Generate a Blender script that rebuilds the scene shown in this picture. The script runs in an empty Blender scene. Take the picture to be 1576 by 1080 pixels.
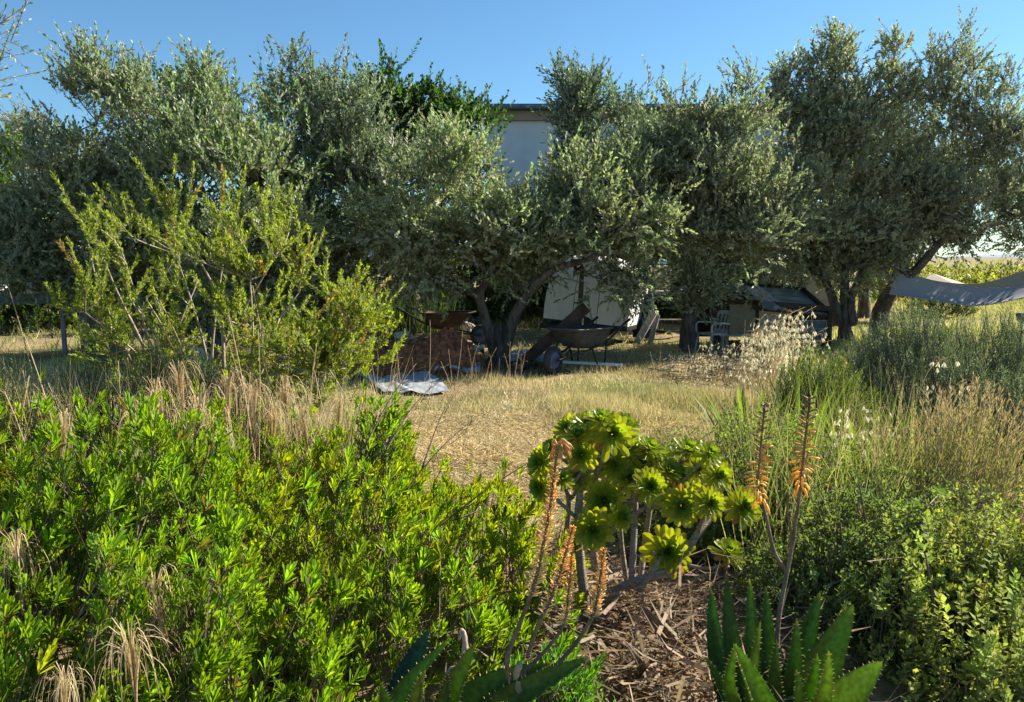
import bpy, math
import numpy as np
from mathutils import Vector
D = bpy.data
R = math.radians
rng = np.random.default_rng(7)

# ------------------------------------------------------------ camera, sky, sun
F = 1250.0; W0 = 1576.0; H0 = 1080.0; HZ = 395.0; CH = 1.65
PITCH = math.atan((H0 / 2 - HZ) / F)
sc = bpy.context.scene
cam_d = D.cameras.new("camera"); cam = D.objects.new("camera", cam_d)
sc.collection.objects.link(cam); sc.camera = cam
cam_d.sensor_width = 36; cam_d.lens = 36 * F / W0
cam_d.clip_start = 0.05; cam_d.clip_end = 6000
cam.location = (0, 0, CH); cam.rotation_euler = (math.pi / 2 - PITCH, 0, 0)

SUN_AZ = R(64); SUN_EL = R(33)          # azimuth measured from +Y towards +X
w = D.worlds.new("World"); sc.world = w; w.use_nodes = True
nt = w.node_tree; nt.nodes.clear()
sky = nt.nodes.new("ShaderNodeTexSky"); sky.sky_type = 'NISHITA'; sky.sun_disc = False
sky.sun_elevation = SUN_EL; sky.sun_rotation = SUN_AZ
sky.air_density = 1.0; sky.dust_density = 0.2; sky.ozone_density = 6.0
bg = nt.nodes.new("ShaderNodeBackground"); bg.inputs[1].default_value = 0.062
wo = nt.nodes.new("ShaderNodeOutputWorld")
tint = nt.nodes.new("ShaderNodeVectorMath"); tint.operation = 'MULTIPLY'; tint.inputs[1].default_value = (0.83, 1.01, 0.99)
nt.links.new(sky.outputs[0], tint.inputs[0]); nt.links.new(tint.outputs[0], bg.inputs[0]); nt.links.new(bg.outputs[0], wo.inputs[0])
sl = D.lights.new("sun", 'SUN'); sl.energy = 5.0; sl.angle = R(0.5); sl.color = (1.0, 0.93, 0.80)
so = D.objects.new("sun", sl); sc.collection.objects.link(so)
sdir = Vector((math.sin(SUN_AZ) * math.cos(SUN_EL), math.cos(SUN_AZ) * math.cos(SUN_EL), math.sin(SUN_EL)))
so.rotation_euler = (-sdir).to_track_quat('-Z', 'Y').to_euler(); so.location = (8, 0, 12)
sc.view_settings.view_transform = 'Standard'; sc.view_settings.look = 'None'
sc.view_settings.exposure = 1.4; sc.view_settings.gamma = 1
sc.render.resolution_x = 1024; sc.render.resolution_y = 702
sc.cycles.max_bounces = 6; sc.cycles.diffuse_bounces = 3; sc.cycles.transmission_bounces = 4

# ------------------------------------------------------------ placing helpers
def P(px, py, Y):
    """world point at depth Y seen at source pixel px,py"""
    u = (px - W0 / 2) / F; v = (H0 / 2 - py) / F
    c, s = math.cos(PITCH), math.sin(PITCH)
    d = np.array([u, c + v * s, -s + v * c]); d = d / d[1] * Y
    return np.array([d[0], Y, CH + d[2]])
def GY(py): return CH * F / (py - HZ)        # depth of the flat ground at a row (approx.)
def GP(px, Y, z=0.0):
    p = P(px, 500, Y); return np.array([p[0] * 1.0, Y, z])
def m(px, Y): return px * Y / F              # pixels to metres at depth Y
def A(*a): return np.array(a, float)
def nrm(v):
    v = np.asarray(v, float); n = np.linalg.norm(v, axis=-1, keepdims=True); n[n < 1e-9] = 1
    return v / n
def ru(a, b, n): return rng.uniform(a, b, n)
def rdir(n): return nrm(rng.normal(size=(n, 3)))
_k = [(nrm(rng.normal(size=3)), rng.uniform(0, 6.28)) for _ in range(9)]
def noise(p, f):
    """cheap 3D lumpy field, about -1..1"""
    s = 0
    for i, (k, ph) in enumerate(_k): s = s + np.sin((p @ k) * f * (1 + 0.23 * i) + ph)
    return s / 3.2

# ------------------------------------------------------------ mesh builder
class MB:
    def __init__(s): s.v = []; s.f = []; s.c = []; s.n = 0
    def add(s, V, Fs, col=(1, 1, 1), mi=0, smooth=False):
        V = np.asarray(V, float).reshape(-1, 3); c = np.asarray(col, float)
        if c.ndim == 1: c = np.tile(c, (len(V), 1))
        for Fa in (Fs if isinstance(Fs, list) else [Fs]):
            s.f.append((np.asarray(Fa, int) + s.n, mi, smooth))
        s.v.append(V); s.c.append(c); s.n += len(V)
    def box(s, c, size, rz=0.0, rx=0.0, ry=0.0, col=(1, 1, 1), mi=0, bev=0.0):
        x, y, z = [q / 2 for q in size]
        b = min(bev, x * .9, y * .9, z * .9)
        if b > 0:      # chamfered box: 24 verts
            V = []; idx = {}
            for sx in (-1, 1):
                for sy in (-1, 1):
                    for sz in (-1, 1):
                        for ax in range(3):
                            p = [sx * x, sy * y, sz * z]
                            for a in range(3):
                                if a != ax: p[a] -= (sx, sy, sz)[a] * b
                            idx[(sx, sy, sz, ax)] = len(V); V.append(p)
            Q = []; T = []
            for ax in range(3):
                o = [a for a in range(3) if a != ax]
                for sg in (-1, 1):
                    L = []
                    for (p, q) in ((-1, -1), (1, -1), (1, 1), (-1, 1)):
                        k = [0, 0, 0]; k[ax] = sg; k[o[0]] = p; k[o[1]] = q
                        L.append(idx[(k[0], k[1], k[2], ax)])
                    Q.append(L)
                for p in (-1, 1):
                    for q in (-1, 1):
                        k0 = [0, 0, 0]; k0[ax] = -1; k0[o[0]] = p; k0[o[1]] = q
                        k1 = list(k0); k1[ax] = 1
                        Q.append([idx[(*k0, o[0])], idx[(*k1, o[0])], idx[(*k1, o[1])], idx[(*k0, o[1])]])
            for sx in (-1, 1):
                for sy in (-1, 1):
                    for sz in (-1, 1): T.append([idx[(sx, sy, sz, a)] for a in range(3)])
            V = np.array(V, float); FF = [np.array(Q), np.array(T)]
        else:
            V = np.array([[i, j, k] for k in (-z, z) for (i, j) in ((-x, -y), (x, -y), (x, y), (-x, y))], float)
            FF = np.array([[0, 3, 2, 1], [4, 5, 6, 7], [0, 1, 5, 4], [1, 2, 6, 5], [2, 3, 7, 6], [3, 0, 4, 7]])
        V = V @ rot(rx, ry, rz).T + np.asarray(c, float)
        s.add(V, FF, col, mi)
    def beam(s, a, b, wd, th, col=(1, 1, 1), mi=0, up=(0, 0, 1), bev=0.004):
        a = A(*a); b = A(*b); d = nrm(b - a); sd = np.cross(d, up)
        if np.linalg.norm(sd) < 1e-3: sd = np.cross(d, (0, 1, 0))
        sd = nrm(sd); u = np.cross(sd, d); L = np.linalg.norm(b - a)
        t = MB(); t.box((0, 0, 0), (wd, L, th), bev=bev)
        V = np.vstack(t.v); M = np.stack([sd, d, u], 1)
        s.add(V @ M.T + (a + b) / 2, [f for f, _, _ in t.f], col, mi)
    def tube(s, pts, rad, sides=8, col=(1, 1, 1), mi=0, caps=True, smooth=True, rough=0.0):
        pts = np.asarray(pts, float); n = len(pts)
        rad = np.full(n, rad) if np.isscalar(rad) else np.asarray(rad, float)
        t = nrm(np.gradient(pts, axis=0)); ref = A(0, 0, 1) if abs(t[0][2]) < .9 else A(1, 0, 0)
        a = nrm(np.cross(t[0], ref)); V = []
        for i in range(n):
            a = nrm(a - t[i] * (a @ t[i])); b = np.cross(t[i], a)
            th = np.linspace(0, 2 * math.pi, sides, endpoint=False)
            rr = rad[i] * (1 + (rng.uniform(-rough, rough, sides) if rough else 0))
            V.append(pts[i] + (np.cos(th) * rr)[:, None] * a + (np.sin(th) * rr)[:, None] * b)
        V = np.vstack(V); i = np.arange(n - 1)[:, None] * sides; j = np.arange(sides)[None]
        k = (j + 1) % sides
        Q = np.stack([i + j, i + k, i + k + sides, i + j + sides], -1).reshape(-1, 4)
        FF = [Q]
        if caps: FF += [np.arange(sides)[::-1][None], (np.arange(sides) + (n - 1) * sides)[None]]
        s.add(V, FF, col, mi, smooth)
    def sticks(s, a, b, r0, r1, col, mi=0):
        """many three sided tapered sticks at once"""
        n = len(a); d = nrm(b - a); ref = np.where(np.abs(d[:, 2:3]) < .9, A(0, 0, 1), A(1, 0, 0))
        u = nrm(np.cross(d, ref)); v = np.cross(d, u)
        r0 = np.broadcast_to(r0, (n,))[:, None]; r1 = np.broadcast_to(r1, (n,))[:, None]
        V = []
        for (o, r) in ((a, r0), (b, r1)):
            for th in (0, 2.094, 4.189): V.append(o + u * r * math.cos(th) + v * r * math.sin(th))
        V = np.stack(V, 1).reshape(-1, 3)
        base = np.array([[0, 1, 4, 3], [1, 2, 5, 4], [2, 0, 3, 5]])
        Q = (np.arange(n)[:, None, None] * 6 + base).reshape(-1, 4)
        c = np.asarray(col, float)
        if c.ndim == 2: c = np.repeat(c, 6, 0)
        s.add(V, Q, c, mi)
    def leaves(s, base, d, n, L, Wd, tpl, col, mi=0):
        N = len(base); d = nrm(d); sd = nrm(np.cross(d, n)); n = np.cross(sd, d)
        L = np.broadcast_to(L, (N,)); Wd = np.broadcast_to(Wd, (N,))
        T, Fs = tpl; T = np.asarray(T, float); k = len(T)
        V = (base[:, None] + d[:, None] * (T[:, 0][None, :, None] * L[:, None, None])
             + sd[:, None] * (T[:, 1][None, :, None] * Wd[:, None, None])
             + n[:, None] * (T[:, 2][None, :, None] * L[:, None, None]))
        FF = [(np.arange(N)[:, None, None] * k + np.asarray(f)[None]).reshape(-1, len(f[0])) for f in Fs]
        col = np.asarray(col, float)
        if col.ndim == 2: col = np.repeat(col, k, 0)
        s.add(V.reshape(-1, 3), FF, col, mi)
    def build(s, name, mats, parent=None, org=None):
        V = np.vstack(s.v); C = np.vstack(s.c)
        if org is None: org = A(*parent.location) if parent is not None else A(0, 0, 0)
        V = V - org
        me = D.meshes.new(name); me.vertices.add(len(V)); me.vertices.foreach_set("co", V.astype(np.float32).ravel())
        fl = [f for f, _, _ in s.f]
        tot = np.concatenate([np.full(len(f), f.shape[1]) for f in fl]); idx = np.concatenate([f.ravel() for f in fl])
        me.loops.add(len(idx)); me.loops.foreach_set("vertex_index", idx.astype(np.int32))
        me.polygons.add(len(tot)); st = np.concatenate([[0], np.cumsum(tot)[:-1]])
        me.polygons.foreach_set("loop_start", st.astype(np.int32)); me.polygons.foreach_set("loop_total", tot.astype(np.int32))
        mats = mats if isinstance(mats, (list, tuple)) else [mats]
        for mm in mats: me.materials.append(mm)
        me.polygons.foreach_set("material_index", np.concatenate([np.full(len(f), mi) for f, mi, _ in s.f]).astype(np.int32))
        me.polygons.foreach_set("use_smooth", np.concatenate([np.full(len(f), sm) for f, _, sm in s.f]))
        at = me.color_attributes.new("col", 'FLOAT_COLOR', 'POINT')
        at.data.foreach_set("color", np.hstack([C, np.ones((len(C), 1))]).astype(np.float32).ravel())
        me.update(calc_edges=True); me.validate()
        o = D.objects.new(name, me); sc.collection.objects.link(o)
        if parent is not None: o.parent = parent
        else: o.location = org
        return o
def rot(rx, ry, rz):
    cx, sx, cy, sy, cz, sz = math.cos(rx), math.sin(rx), math.cos(ry), math.sin(ry), math.cos(rz), math.sin(rz)
    X = np.array([[1, 0, 0], [0, cx, -sx], [0, sx, cx]]); Y = np.array([[cy, 0, sy], [0, 1, 0], [-sy, 0, cy]])
    Z = np.array([[cz, -sz, 0], [sz, cz, 0], [0, 0, 1]]); return Z @ Y @ X

LEAF4 = ([(0, 0, 0), (.5, -.5, .04), (1, 0, 0), (.5, .5, .04)], [[[0, 1, 2, 3]]])
LEAF5 = ([(0, 0, 0), (.45, -.5, .05), (1, 0, -.06), (.45, .5, .05), (.5, 0, 0)], [[[0, 1, 4], [4, 1, 2], [4, 2, 3], [0, 4, 3]]])
BLADE = ([(0, -.5, 0), (0, .5, 0), (.55, -.4, .04), (.55, .4, .04), (1, 0, .22)], [[[0, 1, 3, 2]], [[2, 3, 4]]])
SPAT = ([(0, -.12, 0), (0, .12, 0), (.4, -.3, .05), (.4, 0, .02), (.4, .3, .05), (.78, -.5, .10), (.78, 0, .05), (.78, .5, .10), (.96, -.25, .09), (.96, .25, .09), (1.0, 0, .08)],
        [[[0, 3, 2], [0, 1, 3], [1, 4, 3], [8, 6, 10], [6, 9, 10]], [[2, 3, 6, 5], [3, 4, 7, 6]], [[5, 6, 8], [6, 7, 9]]])
CUP = ([(0, 0, 0), (.4, -.4, .06), (.4, .4, .06), (.8, -.5, .03), (.8, .5, .03), (1, 0, -.08)], [[[0, 2, 1], [3, 4, 5]], [[1, 2, 4, 3]]])

# ------------------------------------------------------------ materials
def mk(name):
    mt = D.materials.new(name); mt.use_nodes = True; n = mt.node_tree; n.nodes.clear()
    return mt, n, n.nodes.new("ShaderNodeOutputMaterial")
def leafmat(name, trans=0.45, rough=0.45, back=None, spec=0.4, tcol=(1.5, 1.5, 0.5), var=0.25):
    """leaf: colour attribute, paler underside, light passing through"""
    mt, n, out = mk(name); N = n.nodes; L = n.links
    at = N.new("ShaderNodeAttribute"); at.attribute_name = "col"
    tc = N.new("ShaderNodeTexCoord"); nz = N.new("ShaderNodeTexNoise"); nz.inputs["Scale"].default_value = 60
    L.new(tc.outputs["Object"], nz.inputs["Vector"])
    mr = N.new("ShaderNodeMapRange"); mr.inputs["To Min"].default_value = 1 - var; mr.inputs["To Max"].default_value = 1 + var
    mr.inputs["From Min"].default_value = .3; mr.inputs["From Max"].default_value = .7
    L.new(nz.outputs[0], mr.inputs[0])
    vm = N.new("ShaderNodeVectorMath"); vm.operation = 'SCALE'
    L.new(at.outputs["Color"], vm.inputs[0]); L.new(mr.outputs[0], vm.inputs["Scale"])
    col = vm.outputs[0]
    if back:
        ge = N.new("ShaderNodeNewGeometry"); mx = N.new("ShaderNodeMix"); mx.data_type = 'RGBA'
        L.new(ge.outputs["Backfacing"], mx.inputs["Factor"]); L.new(col, mx.inputs["A"]); mx.inputs["B"].default_value = (*back, 1)
        c2 = mx.outputs["Result"]
    else: c2 = col
    p = N.new("ShaderNodeBsdfPrincipled"); L.new(c2, p.inputs["Base Color"]); p.inputs["Roughness"].default_value = rough
    p.inputs["Specular IOR Level"].default_value = spec
    tr = N.new("ShaderNodeBsdfTranslucent"); tm = N.new("ShaderNodeVectorMath"); tm.operation = 'MULTIPLY'
    L.new(col, tm.inputs[0]); tm.inputs[1].default_value = tcol; L.new(tm.outputs[0], tr.inputs["Color"])
    ms = N.new("ShaderNodeMixShader"); ms.inputs[0].default_value = trans
    L.new(p.outputs[0], ms.inputs[1]); L.new(tr.outputs[0], ms.inputs[2]); L.new(ms.outputs[0], out.inputs[0])
    return mt
def mat(name, c1, c2=None, scale=8, rough=0.8, bump=0.3, metal=0.0, stretch=(1, 1, 1), attr=False, detail=6, c3=None, spec=.3, bdist=.01):
    mt, n, out = mk(name); N = n.nodes; L = n.links
    tc = N.new("ShaderNodeTexCoord"); mp = N.new("ShaderNodeMapping"); mp.inputs["Scale"].default_value = stretch
    L.new(tc.outputs["Object"], mp.inputs["Vector"])
    nz = N.new("ShaderNodeTexNoise"); nz.inputs["Scale"].default_value = scale; nz.inputs["Detail"].default_value = detail
    nz.inputs["Roughness"].default_value = .65
    L.new(mp.outputs[0], nz.inputs["Vector"])
    cr = N.new("ShaderNodeValToRGB"); L.new(nz.outputs[0], cr.inputs[0])
    e = cr.color_ramp.elements; e[0].position = .35; e[1].position = .65
    e[0].color = (*c1, 1); e[1].color = (*(c2 or c1), 1)
    if c3: q = cr.color_ramp.elements.new(.8); q.color = (*c3, 1)
    p = N.new("ShaderNodeBsdfPrincipled"); col = cr.outputs[0]
    if attr:
        at = N.new("ShaderNodeAttribute"); at.attribute_name = "col"; vm = N.new("ShaderNodeVectorMath"); vm.operation = 'MULTIPLY'
        L.new(at.outputs["Color"], vm.inputs[0]); L.new(col, vm.inputs[1]); col = vm.outputs[0]
    L.new(col, p.inputs["Base Color"])
    p.inputs["Roughness"].default_value = rough; p.inputs["Metallic"].default_value = metal; p.inputs["Specular IOR Level"].default_value = spec
    if bump:
        b = N.new("ShaderNodeBump"); b.inputs["Strength"].default_value = bump; b.inputs["Distance"].default_value = bdist
        n2 = N.new("ShaderNodeTexNoise"); n2.inputs["Scale"].default_value = scale * 3; n2.inputs["Detail"].default_value = 5
        L.new(mp.outputs[0], n2.inputs["Vector"]); L.new(n2.outputs[0], b.inputs["Height"]); L.new(b.outputs[0], p.inputs["Normal"])
    L.new(p.outputs[0], out.inputs[0]); return mt
def ground_mat():
    mt, n, out = mk("dry_ground"); N = n.nodes; L = n.links
    tc = N.new("ShaderNodeTexCoord")
    def nz(s, d=8):
        q = N.new("ShaderNodeTexNoise"); q.inputs["Scale"].default_value = s; q.inputs["Detail"].default_value = d
        q.inputs["Roughness"].default_value = .7; L.new(tc.outputs["Object"], q.inputs["Vector"]); return q.outputs[0]
    def ramp(f, st):
        r = N.new("ShaderNodeValToRGB"); L.new(f, r.inputs[0]); e = r.color_ramp.elements
        e[0].position, e[0].color = st[0][0], (*st[0][1], 1); e[1].position, e[1].color = st[-1][0], (*st[-1][1], 1)
        for ps, c in st[1:-1]: q = e.new(ps); q.color = (*c, 1)
        return r.outputs[0]
    fine = ramp(nz(18), [(.3, (.12, .085, .05)), (.5, (.30, .22, .12)), (.7, (.45, .35, .20))])
    grn = ramp(nz(25), [(.3, (.07, .07, .025)), (.7, (.24, .24, .09))])
    f = ramp(nz(.55, 4), [(.45, (0, 0, 0)), (.62, (1, 1, 1))])
    mx = N.new("ShaderNodeMix"); mx.data_type = 'RGBA'; L.new(f, mx.inputs["Factor"]); L.new(fine, mx.inputs["A"]); L.new(grn, mx.inputs["B"])
    p = N.new("ShaderNodeBsdfPrincipled"); p.inputs["Roughness"].default_value = .95; p.inputs["Specular IOR Level"].default_value = .1
    L.new(mx.outputs["Result"], p.inputs["Base Color"])
    b = N.new("ShaderNodeBump"); b.inputs["Distance"].default_value = .03; b.inputs["Strength"].default_value = .8
    L.new(nz(30), b.inputs["Height"]); L.new(b.outputs[0], p.inputs["Normal"]); L.new(p.outputs[0], out.inputs[0]); return mt

M = dict(
    ground=ground_mat(),
    olive=leafmat("olive_leaf", .45, .5, back=(.46, .46, .33), spec=.3, tcol=(1.25, 1.4, .9)),
    green=leafmat("broad_leaf", .45, .6, spec=.2),
    bright=leafmat("bright_shrub_leaf", .5, .5, tcol=(2.0, 1.9, .3), spec=.25),
    lime=leafmat("yellow_green_leaf", .5, .5, tcol=(1.6, 1.5, .4)),
    dull=leafmat("grey_green_leaf", .35, .55, tcol=(1.3, 1.4, .7)),
    dry=leafmat("dry_stalk", .38, .7, tcol=(1.2, 1.15, .9), spec=.2),
    rosette=leafmat("rosette_leaf", .5, .35, tcol=(1.9, 1.7, .25), spec=.4, var=.12),
    aloe=leafmat("succulent_leaf", .42, .42, tcol=(1.4, 1.8, .35), spec=.3, var=.3),
    floret=leafmat("floret", .35, .5, tcol=(1.2, 1.1, .7)),
    twig=mat("twig", (.10, .08, .06), (.20, .17, .13), 20, bump=0, attr=False),
    bark=mat("olive_bark", (.035, .03, .025), (.17, .145, .115), 9, .95, .9, stretch=(1, 1, .35), bdist=.05),
    palebark=mat("pale_bark", (.22, .17, .12), (.42, .34, .26), 25, .9, .6, stretch=(1, 1, .6)),
    brownbark=mat('brown_bark', (.12, .085, .06), (.27, .20, .15), 30, .9, .6),
    stembark=mat('pale_ringed_stem', (.20, .15, .11), (.38, .31, .24), 30, .85, .8, stretch=(.4, .4, 3)),
    redstem=mat("brown_stem", (.10, .07, .045), (.22, .16, .10), 25, .8, .5),
    white=mat("weathered_white", (.68, .68, .66), (.82, .81, .79), 5, .6, .1, stretch=(1, 1, .3)),
    oldwhite=mat("grimy_white", (.22, .22, .21), (.42, .41, .38), 9, .7, .2),
    plaster=mat("white_plaster", (.60, .61, .63), (.70, .71, .72), 1.5, .9, .1),
    eave=mat("pinkish_eave", (.30, .22, .18), (.40, .30, .24), 4, .8, .1),
    fascia=mat("dark_blue_fascia", (.05, .09, .12), (.09, .14, .17), 4, .5, .05),
    rust=mat("rusty_tray", (.05, .055, .06), (.10, .105, .115), 12, .55, .3, c3=(.24, .23, .22), metal=.2),
    darkmetal=mat("dark_metal", (.02, .02, .02), (.05, .045, .04), 20, .5, .2, metal=.5),
    rubber=mat("rubber", (.02, .02, .022), (.05, .05, .05), 30, .8, .2),
    bluerim=mat("blue_rim", (.03, .07, .16), (.06, .11, .20), 14, .5, .1),
    redhub=mat("red_hub", (.18, .03, .03), (.25, .06, .05), 14, .6, .1),
    darkwood=mat("dark_wood", (.025, .017, .013), (.075, .05, .038), 7, .85, .5, stretch=(1, .2, 1)),
    greywood=mat("grey_wood", (.16, .15, .14), (.30, .28, .26), 7, .85, .4, stretch=(1, .2, 1)),
    beige=mat("beige_box", (.42, .34, .24), (.58, .50, .38), 7, .8, .2),
    tan=mat("tan_wall", (.34, .29, .22), (.45, .40, .31), 3, .9, .3),
    soil=mat("red_soil", (.15, .058, .03), (.38, .165, .075), 14, .95, 1.0, c3=(.50, .26, .13), bdist=.04),
    rock=mat("pale_rock", (.30, .25, .19), (.50, .45, .37), 8, .9, .6, bdist=.02),
    tarp=mat("pale_sheet", (.26, .28, .30), (.40, .42, .44), 5, .45, .2),
    bluetarp=mat("dark_blue_tarp", (.02, .035, .08), (.05, .07, .14), 6, .5, .3),
    teal=mat("teal_pane", (.025, .07, .07), (.05, .11, .10), 4, .15, 0, spec=.6),
    roofglass=mat("dusty_roof_sheet", (.12, .12, .11), (.36, .36, .34), 4, .35, .1, stretch=(.3, 2, 1), spec=.5),
    pane=mat("dusty_glass", (.13, .14, .13), (.30, .29, .25), 5, .2, 0, spec=.6),
    slate=mat("blue_grey_board", (.06, .085, .11), (.10, .13, .16), 6, .7, .1),
    hammock=mat("grey_hammock_cloth", (.23, .23, .24), (.31, .31, .32), 40, .9, .1),
    hammock2=mat("beige_hammock_cloth", (.26, .23, .19), (.33, .29, .24), 40, .9, .1),
    rope=mat("rope", (.30, .27, .22), (.42, .38, .30), 40, .9, .1),
    terracotta=mat("terracotta", (.32, .12, .07), (.42, .19, .11), 14, .8, .2),
    redpl=mat("red_plastic", (.45, .02, .02), (.55, .04, .03), 9, .4, 0),
    bluegreen=mat("blue_green_paint", (.05, .15, .17), (.08, .2, .22), 9, .5, .1),
    hill=mat("far_hill", (.17, .25, .36), (.22, .31, .42), .02, 1, 0),
    soft=leafmat('soft_leaf', .4, .75, tcol=(1.4, 1.45, .6), spec=.12),
    needle=leafmat("needle_leaf", .3, .5, tcol=(1.3, 1.4, .8)),
)

# ------------------------------------------------------------ things and parts
def tag(o, label, cat, group=None, kind=None):
    if label: o["label"] = label
    if cat: o["category"] = cat
    if group: o["group"] = group
    if kind: o["kind"] = kind
    return o
def thing(name, loc, label, cat, group=None):
    o = D.objects.new(name, None); sc.collection.objects.link(o); o.location = tuple(float(q) for q in loc)
    o.empty_display_size = .1
    return tag(o, label, cat, group)
def dup(root, loc, rz=0.0, s=1.0, label=None, sub=True):
    r = root.copy(); sc.collection.objects.link(r); r.location = tuple(float(q) for q in loc)
    r.rotation_euler = (0, 0, rz); r.scale = (s, s, s)
    if label: r["label"] = label
    if sub:
        for ch in list(root.children):
            c = ch.copy(); sc.collection.objects.link(c); c.parent = r
            for g in list(ch.children):
                d = g.copy(); sc.collection.objects.link(d); d.parent = c
    return r
def jit(c, n, v=.18, hue=.06):
    c = np.tile(np.asarray(c, float), (n, 1)) * (1 + rng.uniform(-v, v, (n, 1)))
    return np.clip(c * (1 + rng.uniform(-hue, hue, (n, 3))), .002, 1)
def curve(pts, n=12):
    pts = np.asarray(pts, float); t = np.linspace(0, len(pts) - 1, n)
    out = []
    for q in t:                                  # Catmull-Rom
        i = min(int(q), len(pts) - 2); f = q - i
        p0 = pts[max(i - 1, 0)]; p1 = pts[i]; p2 = pts[i + 1]; p3 = pts[min(i + 2, len(pts) - 1)]
        out.append(.5 * (2 * p1 + (p2 - p0) * f + (2 * p0 - 5 * p1 + 4 * p2 - p3) * f * f + (3 * p1 - p0 - 3 * p2 + p3) * f ** 3))
    return np.array(out)

# ============================================================ SETTING
def gh(x, y):
    """ground height"""
    x = np.asarray(x, float); y = np.asarray(y, float)
    h = .03 * np.sin(x * 1.3 + 1) * np.sin(y * .9) + .02 * np.sin(x * 2.9 + y * 2.1)
    h = h + .10 * np.exp(-((x - .9) ** 2 / 2.2 + (y - 3.4) ** 2 / 1.4))
    return h * np.clip((60 - np.hypot(x, y)) / 40, 0, 1)
def grid_ground():
    xs = np.concatenate([[-3000, -900, -300, -120, -60], np.linspace(-30, 30, 181), [60, 120, 300, 900, 3000]])
    ys = np.concatenate([[-300, -60, -20], np.linspace(-4, 40, 160), [50, 70, 110, 200, 500, 1400, 4500]])
    X, Y = np.meshgrid(xs, ys); V = np.stack([X, Y, gh(X, Y)], -1).reshape(-1, 3)
    nx = len(xs); i = np.arange(len(ys) - 1)[:, None] * nx; j = np.arange(nx - 1)[None]
    b = MB(); b.add(V, np.stack([i + j, i + j + 1, i + j + 1 + nx, i + j + nx], -1).reshape(-1, 4), smooth=True)
    tag(b.build("ground", M['ground']), None, None, kind="structure")
grid_ground()
def hills():
    b = MB(); xs = np.linspace(-3800, 3800, 160); Yb = 3600
    top = 10 + 22 * (np.sin(xs / 700 + 1.5) + 1) + 8 * np.sin(xs / 190) + 3 * np.sin(xs / 61)
    V = np.vstack([np.stack([xs, np.full(160, Yb), np.full(160, -5.)], 1), np.stack([xs, np.full(160, Yb + 400), top], 1),
                   np.stack([xs, np.full(160, Yb + 1300), np.full(160, -5.)], 1)])
    j = np.arange(159); b.add(V, np.vstack([np.stack([j, j + 1, j + 161, j + 160], 1), np.stack([j + 160, j + 161, j + 321, j + 320], 1)]), smooth=True)
    tag(b.build("hills", M['hill']), None, None, kind="structure")
hills()

# ---- grass: dry blades over the clearing
def blades(n, xr, yr, hr, wd, cols, cull=None, lean=.5, flat=False, name="dry_grass", label="", matr='dry'):
    b = MB()
    y = np.sqrt(rng.uniform(yr[0] ** 2, yr[1] ** 2, n)) if yr[0] > 0 else ru(*yr, n)
    x = (rng.uniform(xr[0], xr[1], n) - W0 / 2) / F * y
    k = np.ones(n, bool)
    k &= noise(np.stack([x, y, x * 0], -1), 1.7) + .5 * noise(np.stack([x, y, x * 0], -1), 6) + rng.normal(size=n) * .4 < .75
    x, y = x[k], y[k]; n = len(x); p = np.stack([x, y, gh(x, y) - .005], 1)
    tuft = .5 + .5 * np.clip(noise(p * A(1, 1, 0), 3.0), -1, 1)
    h = ru(*hr, n) * (.35 + 1.25 * tuft ** 1.5)
    if flat:
        d = nrm(np.stack([rng.normal(size=n), rng.normal(size=n), ru(-.02, .35, n)], 1)); p[:, 2] += ru(0, .05, n)
    else:
        d = nrm(np.stack([rng.normal(size=n) * lean, rng.normal(size=n) * lean, np.ones(n)], 1))
    nn = rdir(n); ci = rng.integers(0, len(cols), n)
    sel = noise(p * A(1, 1, 0), .9) + rng.normal(size=n) * .5
    ci = np.clip(((sel + 1.2) / 2.4 * len(cols)).astype(int), 0, len(cols) - 1)
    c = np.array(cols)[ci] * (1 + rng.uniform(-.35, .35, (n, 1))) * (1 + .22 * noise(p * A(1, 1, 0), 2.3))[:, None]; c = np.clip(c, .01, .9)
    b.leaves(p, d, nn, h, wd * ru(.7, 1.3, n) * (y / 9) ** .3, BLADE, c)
    return tag(b.build(name, M[matr]), label, "grass", kind="stuff")
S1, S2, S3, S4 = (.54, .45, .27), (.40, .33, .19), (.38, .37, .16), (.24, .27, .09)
blades(60000, (560, 1300), (4.3, 8.3), (.03, .16), .006, [S1, (.60, .48, .29), S2, (.6, .5, .3)], flat=True, name="dry_straw",
       label="flattened pale straw lying across the sunny clearing")
blades(60000, (300, 1400), (7.2, 15), (.04, .12), .006, [S2, S3, S1, S4], lean=.5, name="clearing_grass",
       label="short half dry grass across the clearing before the olive trees")
blades(30000, (850, 1300), (6.0, 9.5), (.05, .16), .005, [S3, S1, S3, (.5, .45, .22)], lean=.35, name="fine_grass",
       label="fine yellowish upright grass on the right of the clearing")
blades(30000, (-60, 420), (6.5, 14), (.05, .16), .007, [S1, (.5, .42, .24), S3], lean=.5, name="left_grass",
       label="pale dry grass on the left under the bench")
blades(60000, (1180, 1800), (11, 34), (.06, .22), .012, [(.40, .40, .13), (.34, .38, .10), (.5, .44, .2)], lean=.5, name="meadow_grass",
       label="sunlit yellow green meadow grass beyond the hammock")
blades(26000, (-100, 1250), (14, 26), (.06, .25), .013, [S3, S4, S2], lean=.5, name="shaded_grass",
       label="rough grass in the shade behind the olive trunks")

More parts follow.
